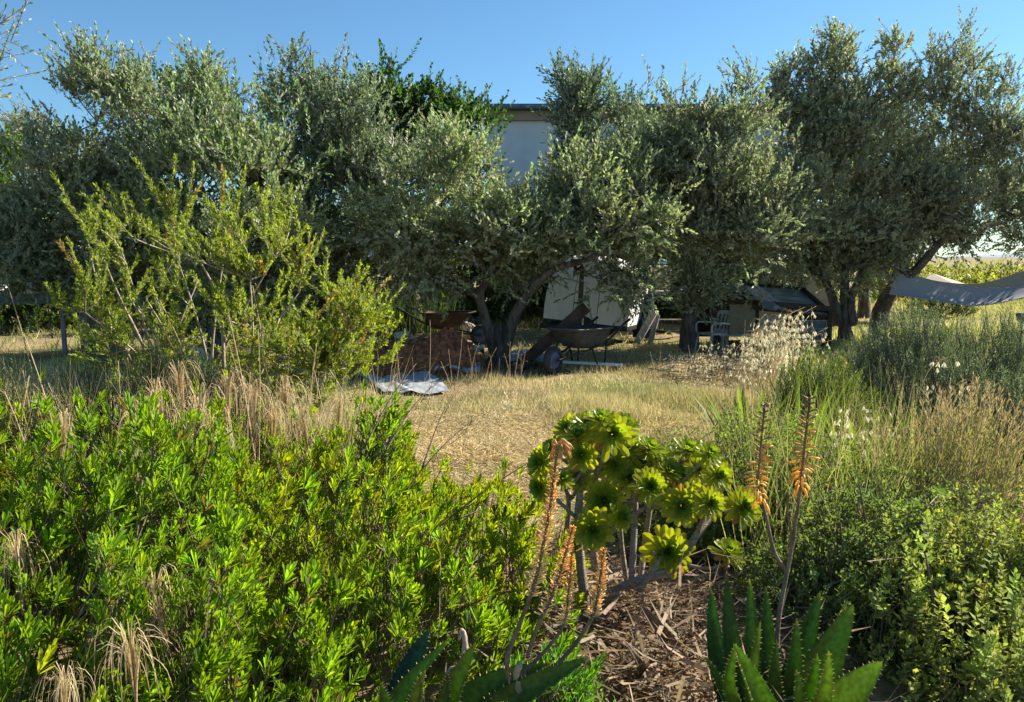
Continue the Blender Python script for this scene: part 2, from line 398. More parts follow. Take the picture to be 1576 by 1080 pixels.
# ---- house behind the trees
def house():
    Y = 23.0; x0 = P(756, 300, Y)[0]; x1 = P(1195, 300, Y)[0]; top = P(800, 186, Y)[2]
    t = thing("white_house", ((x0 + x1) / 2, Y + 4, 0), "flat roofed pale plastered house rising behind the olive trees", "house")
    b = MB(); b.box(((x0 + x1) / 2, Y + 4, top / 2), (x1 - x0 + .26, 8, top)); wall = b.build("wall", M['plaster'], t)
    b = MB(); b.box(((x0 + x1) / 2, Y + 4, top + .125), (x1 - x0 + .30, 8.3, .25)); b.build("eave", M['eave'], t)
    b = MB(); b.box(((x0 + x1) / 2, Y + 4, top + .25 + .045), (x1 - x0 + .40, 9, .09), bev=.01)
    b.box(((x0 + x1) / 2, Y + 4, top + .25 + .12), (x1 - x0 + .34, 8.8, .055), bev=.01)
    b.build("roof", M['fascia'], t)
    for px in (1010, 1120):
        xx = P(px, 300, Y)[0]; b = MB()
        for (dx, dz, sx, sz) in ((-.5, 0, .08, 1.2), (.5, 0, .08, 1.2), (0, .62, 1.08, .08), (0, -.62, 1.08, .08)):
            b.box((xx + dx, Y - .01, 2.9 + dz), (sx, .08, sz))
        f = b.build("window", M['fascia'], t)
        g = MB(); g.box((xx, Y + .0, 2.9), (.92, .03, 1.16)); g = g.build("pane", M['pane'], f, org=A(*t.location))
house()

# ============================================================ TREES
def twigs(b, pos, out, tl, K, leafL, leafW, cols, tpl, up=.9, spread=.5, ang=.75, wood=None, mi=0, wmi=1, rnd=.45, wr=.004):
    """twigs at pos growing up and out, each with K leaves"""
    n = len(pos); d = nrm(out * .6 + A(0, 0, up) + rng.normal(size=(n, 3)) * rnd)
    L = ru(*tl, n); end = pos + d * L[:, None]; mid = pos + d * L[:, None] * .5 + rng.normal(size=(n, 3)) * L[:, None] * .04
    b.sticks(pos, end, wr, wr * .4, wood if wood is not None else (1, 1, 1), wmi)
    f = (np.arange(K)[None] + rng.random((n, K))) / K * .92 + .1
    p = pos[:, None] + (end - pos)[:, None] * f[..., None]
    ax = np.repeat(d[:, None], K, 1); pr = rdir(n * K).reshape(n, K, 3); pr = nrm(pr - ax * (pr * ax).sum(-1, keepdims=True))
    a = ang * (1.15 - .6 * f)[..., None]
    ld = nrm(ax * np.cos(a) + pr * np.sin(a)); ln = nrm(ax * np.sin(a) * 1.0 - pr * np.cos(a) * -1 * -1 + rng.normal(size=(n, K, 3)) * .35)
    ln = nrm(ax - ld * (ax * ld).sum(-1, keepdims=True) + rng.normal(size=(n, K, 3)) * .35)
    cc = cols(n); cc = np.repeat(cc[:, None], K, 1) * (1 + rng.uniform(-.4, .4, (n, K, 1)))
    b.leaves(p.reshape(-1, 3), ld.reshape(-1, 3), ln.reshape(-1, 3), (ru(.7, 1.15, (n, K)) * leafL * (1.1 - .45 * f)).ravel(),
             ru(.8, 1.2, n * K) * leafW, tpl, cc.reshape(-1, 3), mi)
def olive(base_px, Yd, clumps, label, group="olive trees", col=(.085, .115, .055), dens=1.0, limbs=None, trunk_r=.16,
          name="olive_tree", cat="olive tree", leaf=(.098, .033), mt='olive', K=16, tl=(.22, .55), tpl=LEAF4, cull=-.10, base=None, depth=1.0, up=.9, trunk_top=None):
    bp = base if base is not None else GP(base_px, Yd)
    bp = A(bp[0], bp[1], float(gh(bp[0], bp[1])) - .05)
    t = thing(name, bp, label, cat, group)
    b = MB(); cs = []
    for c in clumps:
        px, py, r = c[:3]; sx = c[3] if len(c) > 3 else 1.0; dn = c[4] if len(c) > 4 else 1.0
        rr = m(r, Yd); dep = min(rr * 1.15, 1.3) * depth
        off = rng.uniform(-.5, .5) * depth * (1 if r > 40 else .5)
        ce = P(px, py, Yd + off) - A(0, 0, .20 if py < 330 else .04); cs.append((ce, rr))
        vol = (r / 50.) ** 2
        n = int(350 * vol * dens * dn * max(1, Yd / 13) ** 1.4)
        q = rdir(n) * (rng.random((n, 1)) ** .45); st_ = rng.random(n) < .22; q[st_] *= rng.uniform(1, 1.45, (st_.sum(), 1))
        q = q * (1 + .28 * noise(q * 1.0 + ce, 2.6))[:, None]; pos = ce + q * A(rr * sx, dep, rr)
        keep = .85 * noise(pos, 2.3) + .6 * noise(pos, 6.5) + rng.normal(size=n) * .25 > cull
        if pos[:, 2].min() < .9: keep &= pos[:, 2] > .7
        pos = pos[keep]; q = q[keep]; n = len(pos)
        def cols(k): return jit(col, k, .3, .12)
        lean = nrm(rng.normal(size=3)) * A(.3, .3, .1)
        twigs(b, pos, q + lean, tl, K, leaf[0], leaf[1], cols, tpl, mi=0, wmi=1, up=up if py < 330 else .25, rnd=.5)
    b.build("crown", [M[mt], M['twig']], t)
    # trunk and limbs
    w_ = MB(); mid = np.mean([c for c, _ in cs], 0)
    fork = trunk_top if trunk_top is not None else bp + A((mid[0] - bp[0]) * .25, 0, max(.8, (mid[2] - bp[2]) * .42))
    pts = curve([bp, bp + (fork - bp) * A(.2, .5, .5) + A(rng.uniform(-.08, .08), 0, 0), fork], 9)
    rad = trunk_r * np.array([1.45, 1.15, 1.0, .92, .85, .78, .70, .6, .4]); w_.tube(pts, rad, 12, rough=.12)
    extra = limbs or []
    for L in extra:
        pp = curve([P(*q) if len(q) == 3 else A(*q[:3]) for q in L[0]], 10); w_.tube(pp, np.linspace(L[1], L[2], 10), 9, rough=.10)
    nodes = [(fork, trunk_r * .42, bp)]      # (point, radius)
    for L in extra:
        q0 = [P(*q) for q in L[0]]; nodes += [(q0[-1], L[2], q0[-2]), (q0[-2], L[2] * 1.3, q0[-3])]
    for ce, rr in sorted(cs, key=lambda c: np.linalg.norm(c[0] - fork)):
        if rr < .12: continue
        best = min(nodes, key=lambda q: np.linalg.norm(ce - q[0]) + 1.5 * max(0, q[0][2] - ce[2] + .1))
        st, sr, _ = best; dist = np.linalg.norm(ce - st); r0 = min(sr * .8, .02 + .03 * dist)
        mdp = st + (ce - st) * .5 + rng.normal(size=3) * dist * .10 + A(0, 0, .06 * dist); r1 = max(.008, r0 * .55)
        w_.tube(curve([st - nrm(ce - st) * .02, mdp, ce], 9), np.linspace(r0, r1, 9), 6, rough=.12)
        nodes += [(mdp, (r0 + r1) / 2, st), (ce, r1, mdp)]
        for _ in range(6):
            e = ce + rdir(1)[0] * rr * .9 + A(0, 0, rr * .2); w_.tube(curve([mdp + (ce - mdp) * rng.uniform(.4, .95), (ce + e) / 2 + rng.normal(size=3) * rr * .1, e], 6), np.linspace(r1 * .8, .004, 6), 5)
    w_.build("trunk", M['bark'], t)
    return t
OL = (.215, .255, .14); OLB = (.19, .235, .145)
olive(268, 13.0, [(165, 95, 45), (120, 130, 36), (205, 112, 34, 1, .7), (150, 170, 62), (100, 195, 34), (225, 180, 60), (90, 260, 66), (170, 270, 85),
      (50, 330, 70), (120, 370, 80), (250, 260, 75), (220, 360, 85), (215, 78, 16, 1, .8), (190, 58, 18, 1, .7), (130, 66, 17, 1, .7), (30, 400, 60), (110, 430, 45), (200, 430, 50)],
      "tall silvery olive tree at the left with a high feathery double top", col=(.205, .25, .14))
olive(335, 12.4, [(318, 110, 26, .9), (300, 160, 48), (360, 168, 50), (270, 200, 50), (420, 185, 45), (330, 235, 80), (400, 225, 70), (290, 300, 80), (380, 310, 85), (450, 300, 75),
      (340, 390, 75), (440, 390, 70), (300, 440, 40), (400, 450, 40)],
      "broad silvery olive tree behind the tall yellow green shrub", col=(.175, .235, .095))
olive(505, 13.6, [(458, 86, 34), (425, 108, 24), (500, 102, 26), (480, 62, 14), (520, 88, 12), (470, 150, 50), (515, 180, 58), (440, 190, 50), (540, 250, 75), (500, 330, 80),
      (560, 330, 70), (550, 170, 50), (550, 110, 10), (560, 400, 55), (480, 410, 60), (600, 260, 55), (590, 200, 40), (620, 400, 45), (520, 440, 40)], "olive tree with one dark sparse tuft standing above the left crowns", col=(.135, .18, .105))
olive(640, 16.0, [(600, 132, 36), (640, 140, 40), (570, 150, 34), (700, 165, 40), (738, 182, 26), (640, 200, 60), (560, 210, 50), (600, 270, 75), (690, 240, 60), (265, 125, 22), (650, 340, 60)],
      "dark leafy broadleaf tree with glossy green leaves left of the house", None, name="broadleaf_tree", cat="tree", col=(.045, .10, .022), mt='green', leaf=(.11, .05), K=12, cull=-.1, tpl=LEAF5)
olive(765, 12.6, [(712, 240, 46), (765, 295, 44), (810, 290, 36), (690, 285, 65), (640, 330, 65), (780, 325, 62), (730, 380, 55), (850, 335, 55), (900, 310, 55), (820, 390, 34), (930, 355, 45),
      (962, 412, 30), (880, 388, 26), (650, 400, 45), (590, 340, 55), (880, 262, 42), (950, 262, 50), (688, 200, 34), (735, 240, 26), (985, 440, 26), (800, 300, 34), (705, 420, 26), (655, 425, 24), (840, 372, 40), (790, 410, 32), (745, 400, 36), (1000, 335, 38), (925, 425, 24), (885, 412, 20), (965, 440, 22)],
      "gnarled olive tree with forked dark trunk beside the heap of red soil", col=(.235, .275, .13),
      limbs=[([(765, 560, 12.6), (750, 500, 12.5), (738, 455, 12.4), (748, 425, 12.3), (725, 370, 12.2)], .10, .03),
             ([(772, 560, 12.6), (790, 490, 12.5), (815, 450, 12.4), (850, 415, 12.3), (905, 400, 12.1), (940, 380, 12.0)], .10, .03),
             ([(738, 455, 12.4), (700, 440, 12.3), (668, 405, 12.2)], .06, .02)], trunk_top=P(768, 500, 12.6), trunk_r=.15)
olive(893, 14.6, [(887, 135, 26, .8), (885, 180, 32, .85), (892, 228, 34), (865, 102, 9, 1, 1.5), (905, 100, 10, 1, 1.5), (922, 122, 8, 1, 1.4), (955, 160, 26, 1, .6), (980, 190, 26, 1, .6), (900, 280, 45)],
      "slim upright olive tree with dark pointed top before the house", col=(.10, .145, .09), trunk_r=.06, dens=2.0, cull=-.6)
olive(1062, 14.0, [(1048, 145, 34), (1040, 195, 52), (1000, 225, 50), (1090, 185, 42), (1140, 130, 22), (1132, 108, 12), (1155, 108, 12), (1145, 180, 42), (1080, 270, 80), (1000, 310, 70),
      (1150, 290, 75), (1060, 365, 75), (1140, 370, 65), (1060, 435, 36), (1085, 445, 24), (1060, 480, 26), (1200, 330, 55), (980, 260, 45), (1110, 395, 40)],
      "grey green olive tree standing in front of the low glazed coop", col=(.20, .23, .13))
olive(1303, 15.8, [(1290, 50, 17), (1292, 85, 24), (1256, 78, 15.8), (1255, 105, 22), (1218, 80, 14), (1208, 110, 22), (1198, 145, 26), (1250, 150, 30), (1290, 135, 32), (1220, 185, 46), (1300, 195, 62),
      (1380, 58, 15.8), (1366, 100, 20), (1400, 125, 22), (1340, 150, 36), (1375, 190, 52), (1240, 255, 75), (1330, 285, 80), (1410, 255, 52), (1270, 345, 72), (1200, 370, 60), (1340, 350, 62),
      (1240, 392, 34), (1180, 395, 28), (1300, 405, 36), (1215, 400, 26), (1345, 390, 34), (1375, 365, 36)], "large grey olive tree with narrow upright tufts and pale trunk behind the coop", col=(.27, .285, .19), leaf=(.098, .033), tl=(.16, .38),
      limbs=[([(1290, 500, 15.8), (1285, 470, 15.8), (1270, 430, 15.8), (1250, 380, 15.8)], .11, .05), ([(1315, 500, 15.7), (1310, 460, 15.7), (1330, 410, 15.7), (1350, 350, 15.7)], .09, .04)], trunk_r=.12)
olive(1352, 15.9, [(1470, 68, 20), (1450, 88, 22), (1492, 90, 20), (1460, 135, 40), (1522, 145, 32), (1545, 100, 10), (1560, 120, 12), (1470, 205, 62), (1545, 205, 52), (1440, 290, 45), (1500, 290, 60), (1575, 290, 50),
      (1425, 345, 40), (1480, 360, 36), (1530, 340, 30), (1400, 385, 24), (1610, 200, 60), (1620, 330, 60), (1575, 372, 18)],
      "olive tree with dark leaning trunk that carries the grey hammock", col=(.19, .21, .14), leaf=(.095, .032),
      limbs=[([(1352, 528, 15.9), (1358, 480, 15.9), (1378, 435, 15.8), (1395, 395, 15.8), (1420, 330, 15.8)], .17, .08), ([(1378, 435, 15.8), (1410, 415, 15.7), (1440, 380, 15.6), (1490, 330, 15.6)], .11, .05)],
      trunk_top=P(1385, 425, 15.8), trunk_r=.16)
olive(45, 20, [(40, 180, 24), (72, 198, 22), (18, 200, 26), (30, 245, 40), (70, 250, 40)], "small pale olive tree far behind the left edge trees", col=(.15, .17, .13), dens=.8, trunk_r=.1)
olive(-30, 14.5, [(5, 235, 36), (-20, 290, 60), (10, 320, 46), (25, 370, 46), (-10, 410, 50)], "bright green leafy tree cut by the left edge of the picture", None, name="broadleaf_tree", cat="tree",
      col=(.09, .15, .03), mt='green', leaf=(.10, .035), tpl=LEAF5)
olive(-330, 6.5, [(-120, 40, 90), (-50, 20, 40), (-12, 18, 16, 1, .6), (-4, 45, 7, 1, .6), (-220, 90, 120)], "nearest olive tree whose twig tips enter at the top left corner", col=OLB, leaf=(.06, .015), dens=.5, trunk_r=.12)

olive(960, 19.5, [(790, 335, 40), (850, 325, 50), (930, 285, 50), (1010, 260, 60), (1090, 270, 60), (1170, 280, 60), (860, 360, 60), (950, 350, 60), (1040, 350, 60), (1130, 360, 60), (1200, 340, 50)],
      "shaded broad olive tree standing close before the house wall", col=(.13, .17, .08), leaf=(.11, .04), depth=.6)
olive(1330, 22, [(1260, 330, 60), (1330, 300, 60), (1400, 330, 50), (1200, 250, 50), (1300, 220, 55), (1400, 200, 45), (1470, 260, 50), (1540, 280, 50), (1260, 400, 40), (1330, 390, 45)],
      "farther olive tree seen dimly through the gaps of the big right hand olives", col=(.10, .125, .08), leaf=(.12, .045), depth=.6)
# ---- hedge shrubs in the shade behind the trunks
def shrub(px, Y, wpx, toppy, label, col, name="shrub", leaf=(.07, .03), mt='green', n=900, K=12, group="shrubs behind the olive trunks", tpl=LEAF4, tl=(.15, .4), up=.8, depth=.6, stemcol=None, cat="shrub", rnd=.45, wr=.004):
    c = GP(px, Y); h = P(px, toppy, Y)[2]; rx = m(wpx, Y) / 2
    z0 = float(gh(c[0], c[1]))
    t = thing(name, (c[0], c[1], z0), label, cat, group)
    q = rdir(n) * rng.random((n, 1)) ** .35; q[:, 2] = np.abs(q[:, 2])
    pos = A(c[0], c[1], z0 + .02) + q * A(rx, rx * depth, h * .85)
    k = noise(pos, 5) + rng.normal(size=n) * .4 > -.5; pos = pos[k]; q = q[k]
    b = MB(); twigs(b, pos, q, tl, K, leaf[0], leaf[1], lambda j: jit(col, j, .3, .12), tpl, up=up, rnd=rnd, wr=wr); b.build("foliage", [M[mt], M['twig']], t)
    s = MB()
    for _ in range(9):
        e = A(c[0], c[1], z0) + nrm(rng.normal(size=3) * A(1, .6, .3) + A(0, 0, .9)) * A(rx, rx * depth, h * .8) * .8
        s.tube(curve([A(c[0] + rng.uniform(-.1, .1), c[1], z0 - .03), (A(c[0], c[1], z0) + e) / 2 + rng.uniform(-.08, .08, 3), e], 6), np.linspace(.02, .005, 6), 5)
    s.build("stems", M['twig'], t); return t
G_ = "shrubs behind the olive trunks"
HL = ["dark hedge shrub behind the table at the left edge", "mid green hedge shrub behind the terracotta pot", "dark hedge shrub behind the left half of the yellow green shrub", "dark hedge shrub behind the middle of the yellow green shrub",
      "mid green hedge shrub behind the right half of the yellow green shrub", "dark hedge shrub left of the reed clump", "dark hedge shrub right behind the reed clump", "mid green hedge shrub behind the forked olive trunk",
      "dark hedge shrub behind the white covered trailer", "dark hedge shrub behind the left end of the coop", "mid green hedge shrub behind the workbench"]
ML = ["pale sunlit shrub in the meadow just right of the leaning olive trunk", "pale sunlit shrub behind the peaked canopy", "pale sunlit shrub showing above the sag of the hammock", "pale sunlit shrub at the right edge beyond the meadow",
      "nearer low pale shrub right above the grey hammock", "small pale shrub left of the leaning olive trunk"]
for i, (px, Y, w_, tp, c) in enumerate([(-20, 18, 240, 330, 0), (110, 19, 240, 310, 1), (230, 20, 220, 320, 0), (350, 18, 220, 330, 0), (470, 19, 220, 315, 1), (590, 20, 200, 310, 0),
                                        (690, 20, 180, 320, 0), (790, 21, 200, 315, 1), (890, 21, 180, 320, 0), (1100, 21, 240, 350, 0), (1000, 22, 200, 350, 1)]):
    shrub(px, Y, w_, tp, HL[i], [(.07, .11, .03), (.12, .16, .045)][c], name="hedge_shrub", leaf=(.13, .055), n=1100, group=G_)
for i, (px, Y, w_, tp) in enumerate([(1400, 34, 160, 400), (1470, 38, 150, 402), (1545, 36, 150, 398), (1620, 40, 150, 402), (1510, 30, 120, 425), (1360, 30, 100, 412)]):
    shrub(px, Y, w_, tp, ML[i], (.22, .25, .09), name="meadow_shrub", leaf=(.18, .07), n=500, K=10, group="shrubs beyond the meadow", mt='lime')
shrub(1445, 22, 110, 447, "dark low bush under the hammock at the meadow edge", (.05, .07, .03), name="low_bush", n=400, group=None, leaf=(.09, .03))
# reeds behind the soil heap
def reeds():
    n = 420; b = MB(); px = ru(590, 700, n); Y = ru(15.5, 17.5, n); p = np.array([GP(a, y) for a, y in zip(px, Y)])
    d = nrm(np.stack([rng.normal(size=n) * .18, rng.normal(size=n) * .18, np.ones(n)], 1))
    b.leaves(p, d, rdir(n), ru(.7, 1.5, n), .018, BLADE, jit((.06, .09, .03), n, .3))
    t = thing("reed_clump", GP(645, 16.5), "upright green reed clump in the shade behind the red soil heap", "reeds"); b.build("leaves", M['green'], t)
reeds()
exec_marker = 0
# ============================================================ OBJECTS UNDER THE TREES
def lathe(b, c, prof, sides=20, axis=(0, 0, 1), mi=0, smooth=True, close=True):
    """prof: list of (radius, height)"""
    ax = nrm(A(*axis)); u = nrm(np.cross(ax, A(0, 1, 0) if abs(ax[1]) < .9 else A(1, 0, 0))); v = np.cross(ax, u)
    th = np.linspace(0, 2 * math.pi, sides, endpoint=False); V = []
    for r, h in prof: V.append(A(*c) + ax * h + (np.cos(th) * r)[:, None] * u + (np.sin(th) * r)[:, None] * v)
    V = np.vstack(V); n = len(prof); i = np.arange(n - 1)[:, None] * sides; j = np.arange(sides)[None]; k = (j + 1) % sides
    FF = [np.stack([i + j, i + k, i + k + sides, i + j + sides], -1).reshape(-1, 4)]
    if close: FF += [np.arange(sides)[::-1][None], (np.arange(sides) + (n - 1) * sides)[None]]
    b.add(V, FF, (1, 1, 1), mi, smooth)

def wheelbarrow(loc, rz, label, tilt=0.0, traymat='rust', s=1.0, group="old wheelbarrows"):
    """local frame: +x towards the handles, wheel at -x"""
    t = thing("wheelbarrow", loc, label, "wheelbarrow", group)
    M3 = rot(0, tilt, rz) * s
    def tr(b):
        for i in range(len(b.v)): b.v[i] = b.v[i] @ M3.T + A(*loc)
        return b
    # tray: loft of rounded rectangles, open top, with thickness
    b = MB(); secs = []
    def ring(x0, x1, hw0, hw1, z0, z1, r, n=7):
        P_ = []
        for (cx, cy, a0) in ((x1 - r, hw1 - r, 0), (x0 + r, hw0 - r, 90), (x0 + r, -hw0 + r, 180), (x1 - r, -hw1 + r, 270)):
            for q in range(n):
                a = R(a0 + 90 * q / (n - 1)); x = cx + r * math.cos(a); y = cy + r * math.sin(a)
                P_.append((x, y, z0 + (z1 - z0) * (x - x0) / (x1 - x0)))
        return np.array(P_)
    prof = [(-.12, .22, .13, .17, .33, .31, .06), (-.20, .30, .17, .21, .36, .335, .08), (-.33, .37, .24, .28, .47, .44, .11),
            (-.44, .43, .28, .33, .62, .60, .13), (-.47, .455, .30, .345, .625, .605, .14), (-.47, .455, .30, .345, .613, .593, .14),
            (-.42, .415, .27, .315, .60, .585, .125), (-.31, .355, .23, .265, .475, .445, .10), (-.19, .285, .16, .195, .372, .347, .07), (-.115, .21, .12, .16, .342, .322, .055)]
    R_ = [ring(*q) for q in prof]; k = len(R_[0]); V = np.vstack(R_)
    i = np.arange(len(R_) - 1)[:, None] * k; j = np.arange(k)[None]; kk = (j + 1) % k
    b.add(V, [np.stack([i + j, i + kk, i + kk + k, i + j + k], -1).reshape(-1, 4), np.arange(k)[::-1][None], (np.arange(k) + (len(R_) - 1) * k)[None]], smooth=True)
    b.tube(np.vstack([R_[4], R_[4][:1]]), .012, 6); tr(b).build("tray", M[traymat], t)
    # frame: two tubes from the wheel to the grips
    b = MB()
    for sy in (-1, 1):
        b.tube(curve([(-.62, sy * .07, .20), (-.40, sy * .11, .24), (0, sy * .19, .31), (.40, sy * .26, .44), (.78, sy * .29, .66)], 14), .017, 8)
        b.tube([(-.45, sy * .10, .24), (-.34, sy * .13, .44)], .010, 6)
    b.tube([(-.62, -.075, .20), (-.62, .075, .20)], .013, 6); b.tube([(.1, -.2, .345), (.1, .2, .345)], .012, 6); tr(b).build("frame", M['darkmetal'], t)
    for sy in (-1, 1):
        b = MB(); b.tube(curve([(.05, sy * .20, .32), (.20, sy * .23, .0), (.30, sy * .235, .0), (.34, sy * .25, .41)], 12), .014, 8)
        tr(b).build("leg", M['darkmetal'], t)
        b = MB(); b.tube([(.74, sy * .288, .638), (.90, sy * .295, .70)], .021, 8); tr(b).build("handle_grip", M['rubber'], t)
    # wheel
    b = MB(); lathe(b, (-.62, -.045, .20), [(.125, 0), (.17, .0), (.195, .02), (.20, .045), (.195, .07), (.17, .09), (.125, .09)], 24, (0, 1, 0), close=False)
    wh = tr(b).build("wheel", M['rubber'], t)
    b = MB(); lathe(b, (-.62, -.035, .20), [(.03, 0.), (.05, .01), (.11, .0), (.13, .0), (.13, .07), (.11, .07), (.05, .06), (.03, .07)], 20, (0, 1, 0))
    tr(b).build("rim", M['bluerim'], wh, org=A(*t.location))
    b = MB(); lathe(b, (-.62, -.055, .20), [(.028, 0.), (.028, .11)], 12, (0, 1, 0)); tr(b).build("hub", M['redhub'], wh, org=A(*t.location))
    return t
WB = GP(905, 11.2); wheelbarrow((WB[0] - .06, 11.95, float(gh(WB[0], 11.95))), R(50), "rusty wheelbarrow with blue rimmed wheel parked on dry grass by the olive trunk", s=1.02)
WB2 = GP(690, 14.8); wheelbarrow((WB2[0], 14.8, .03), R(165), "dark tilted old wheelbarrow in the shade behind the red soil heap", tilt=0.0, s=1.0, traymat='darkwood')

# heap of red soil
def lump(c, rad, n, seed_f, amp, name, mt, parent=None, label=None, cat=None, flat=.0, amp2=.3, group=None):
    us = np.linspace(0, math.pi, n); vs = np.linspace(0, 2 * math.pi, n * 2, endpoint=False)
    U, V_ = np.meshgrid(us, vs, indexing='ij')
    q = np.stack([np.sin(U) * np.cos(V_), np.sin(U) * np.sin(V_), np.cos(U)], -1).reshape(-1, 3)
    r = 1 + amp * noise(q + A(*c), seed_f) + amp * amp2 * noise(q + A(*c), seed_f * 4.1) + amp * amp2 * .6 * noise(q * A(*rad) * 4 + A(*c), seed_f * 5)
    v = q * r[:, None] * A(*rad) + A(*c); nv = n * 2
    i = np.arange(n - 1)[:, None] * nv; j = np.arange(nv)[None]; k = (j + 1) % nv
    b = MB(); b.add(v, np.stack([i + j, i + j + nv, i + k + nv, i + k], -1).reshape(-1, 4), smooth=False)
    o = b.build(name, mt, parent, org=A(*c) if parent is None else None)
    if label: tag(o, label, cat, group)
    return o
def heap():
    Y = 11.7; c = GP(650, Y); t = thing("soil_heap", c, "heap of crumbly red brown soil beside the olive trunk", "soil heap")
    n = 120; xs = np.linspace(-1.02, .98, n * 2); ys = np.linspace(-.8, .8, n)
    X, Yg = np.meshgrid(xs, ys)
    a = np.clip(1 - ((X + .28) / .80) ** 2 - (Yg / .8) ** 2, 0, 1) ** .85 * .42
    a = np.maximum(a, np.clip(1 - ((X - .28) / .62) ** 2 - ((Yg - .05) / .75) ** 2, 0, 1) ** 1.1 * .55)
    p = np.stack([X, Yg, X * 0], -1).reshape(-1, 3)
    rn = (noise(p, 7) * .05 + noise(p, 19) * .035 + noise(p, 50) * .018).reshape(X.shape)
    Z = a + rn * np.clip(a * 9, 0, 1) - .03; V = np.stack([X + c[0], Yg + Y, Z + 0.0], -1).reshape(-1, 3)
    b = MB(); nx = len(xs); i = np.arange(n - 1)[:, None] * nx; j = np.arange(nx - 1)[None]
    b.add(V, np.stack([i + j, i + j + 1, i + j + 1 + nx, i + j + nx], -1).reshape(-1, 4)); b.build("soil", M['soil'], t)
    b = MB(); k = 1600; px = ru(-1, 1, k); py = ru(-.75, .7, k)
    zz = np.array([Z[min(int((y + .8) / 1.6 * (n - 1)), n - 1), min(int((x + 1.02) / 2.0 * (2 * n - 1)), 2 * n - 1)] for x, y in zip(px, py)])
    ok = zz > -.04; px, py, zz = px[ok], py[ok], zz[ok]; k = len(px)
    ctr = np.stack([px + c[0], py + Y, np.maximum(zz, 0) + .008], 1); sz = ru(.008, .05, k) * ru(.3, 1, k) ** 1.5
    cube = np.array([[-1, -1, -1], [1, -1, -1], [1, 1, -1], [-1, 1, -1], [-.6, -.7, 1], [.7, -.6, .8], [.6, .7, 1], [-.7, .6, .7]], float)
    fq = np.array([[0, 3, 2, 1], [4, 5, 6, 7], [0, 1, 5, 4], [1, 2, 6, 5], [2, 3, 7, 6], [3, 0, 4, 7]])
    ang = ru(0, 6.28, k); ca, sa = np.cos(ang), np.sin(ang)
    Vc = cube[None] * sz[:, None, None]; Vr = np.stack([Vc[..., 0] * ca[:, None] - Vc[..., 1] * sa[:, None], Vc[..., 0] * sa[:, None] + Vc[..., 1] * ca[:, None], Vc[..., 2] * .8], -1) + ctr[:, None]
    b.add(Vr.reshape(-1, 3), (np.arange(k)[:, None, None] * 8 + fq).reshape(-1, 4)); o = b.build("clods", M['soil'], t); o["kind"] = "stuff"
heap()
p = P(619, 510, 12.1); lump((p[0], 12.1, .47), (.12, .09, .085), 12, 2.0, .22, "stone", M['rock'], label="pale angular stone on top of the red soil heap", cat="stone")
p = P(722, 482, 15.5); lump((p[0], 15.5, .22), (.17, .14, .18), 12, 2.0, .22, "stone", M['rock'], label="big brownish stone behind the soil heap right of the tilted wheelbarrow", cat="stone")
p = P(694, 496, 15.2); lump((p[0], 15.2, .14), (.14, .12, .13), 12, 2.3, .22, "stone", M['rock'], label="rounded grey stone under the tilted wheelbarrow", cat="stone")
p = P(296, 545, 11.0); lump((p[0], 11.0, .12), (.30, .22, .28), 16, 1.7, .2, "boulder", M['rock'], label="pale boulder behind the stems of the yellow green shrub", cat="boulder")
p = P(800, 548, 12.0); lump((p[0], 12.0, .06), (.11, .08, .06), 12, 2.6, .25, "stone", M['rock'], label="small white stone at the right foot of the olive trunk", cat="stone")

# pale sheets lying on the ground
def sheet(outline, Yn, Yf, name, label, mt='tarp', z=.05, wrinkle=.03, cat="sheet", th=.006, group=None):
    """outline given as left,right pixel at near/far depth"""
    (nl, nr), (fl, fr) = outline; n1, n2 = 46, 18; V = []
    for i in range(n2 + 1):
        v = i / n2; Y = Yn + (Yf - Yn) * v
        for j in range(n1 + 1):
            u = j / n1; px = (nl + (nr - nl) * u) * (1 - v) + (fl + (fr - fl) * u) * v
            g = GP(px, Y); g[1] += .06 * math.sin(u * 7 + v * 3); V.append(g)
    V = np.array(V); e = np.tile(np.minimum(np.linspace(0, 1, n1 + 1), 1 - np.linspace(0, 1, n1 + 1)), n2 + 1)
    zz = z + wrinkle * (noise(V * A(.5, 3.2, 0), 7) * .6 + noise(V * A(1, .3, 0) + V[:, [1, 0, 2]] * .5, 26) * .5) + gh(V[:, 0], V[:, 1]) + .02; V[:, 2] = np.maximum(zz, gh(V[:, 0], V[:, 1]) + .012)
    i = np.arange(n2)[:, None] * (n1 + 1); j = np.arange(n1)[None]; Q = np.stack([i + j, i + j + 1, i + j + n1 + 2, i + j + n1 + 1], -1).reshape(-1, 4)
    b = MB(); b.add(V, Q, smooth=True); b.add(V - A(0, 0, th), Q[:, ::-1], smooth=True)
    o = b.build(name, M[mt], org=A(V[:, 0].mean(), V[:, 1].mean(), 0)); tag(o, label, cat, group); return o
sheet(((590, 690), (545, 660)), 9.75, 11.1, "plastic_sheet", "crumpled pale blue grey plastic sheet in front of the soil heap", z=.03, wrinkle=.022)
sheet(((668, 738), (690, 740)), 11.0, 11.7, "plastic_sheet", "narrow white plastic strip between the soil heap and the olive trunk", z=.10, wrinkle=.05)
sheet(((785, 850), (775, 822)), 11.9, 13.2, "plastic_sheet", "rumpled whitish sheet on the ground right of the olive trunk", z=.10, wrinkle=.05)
sheet(((700, 745), (715, 745)), 13.0, 13.8, "plastic_sheet", "small blue white sheet in the shade left of the olive trunk", z=.10, wrinkle=.04)
def stickthing(a, b_, wd, th, name, label, cat, mt, group=None):
    b = MB(); b.beam(a, b_, wd, th); o = b.build(name, M[mt], org=A(*a)); return tag(o, label, cat, group)
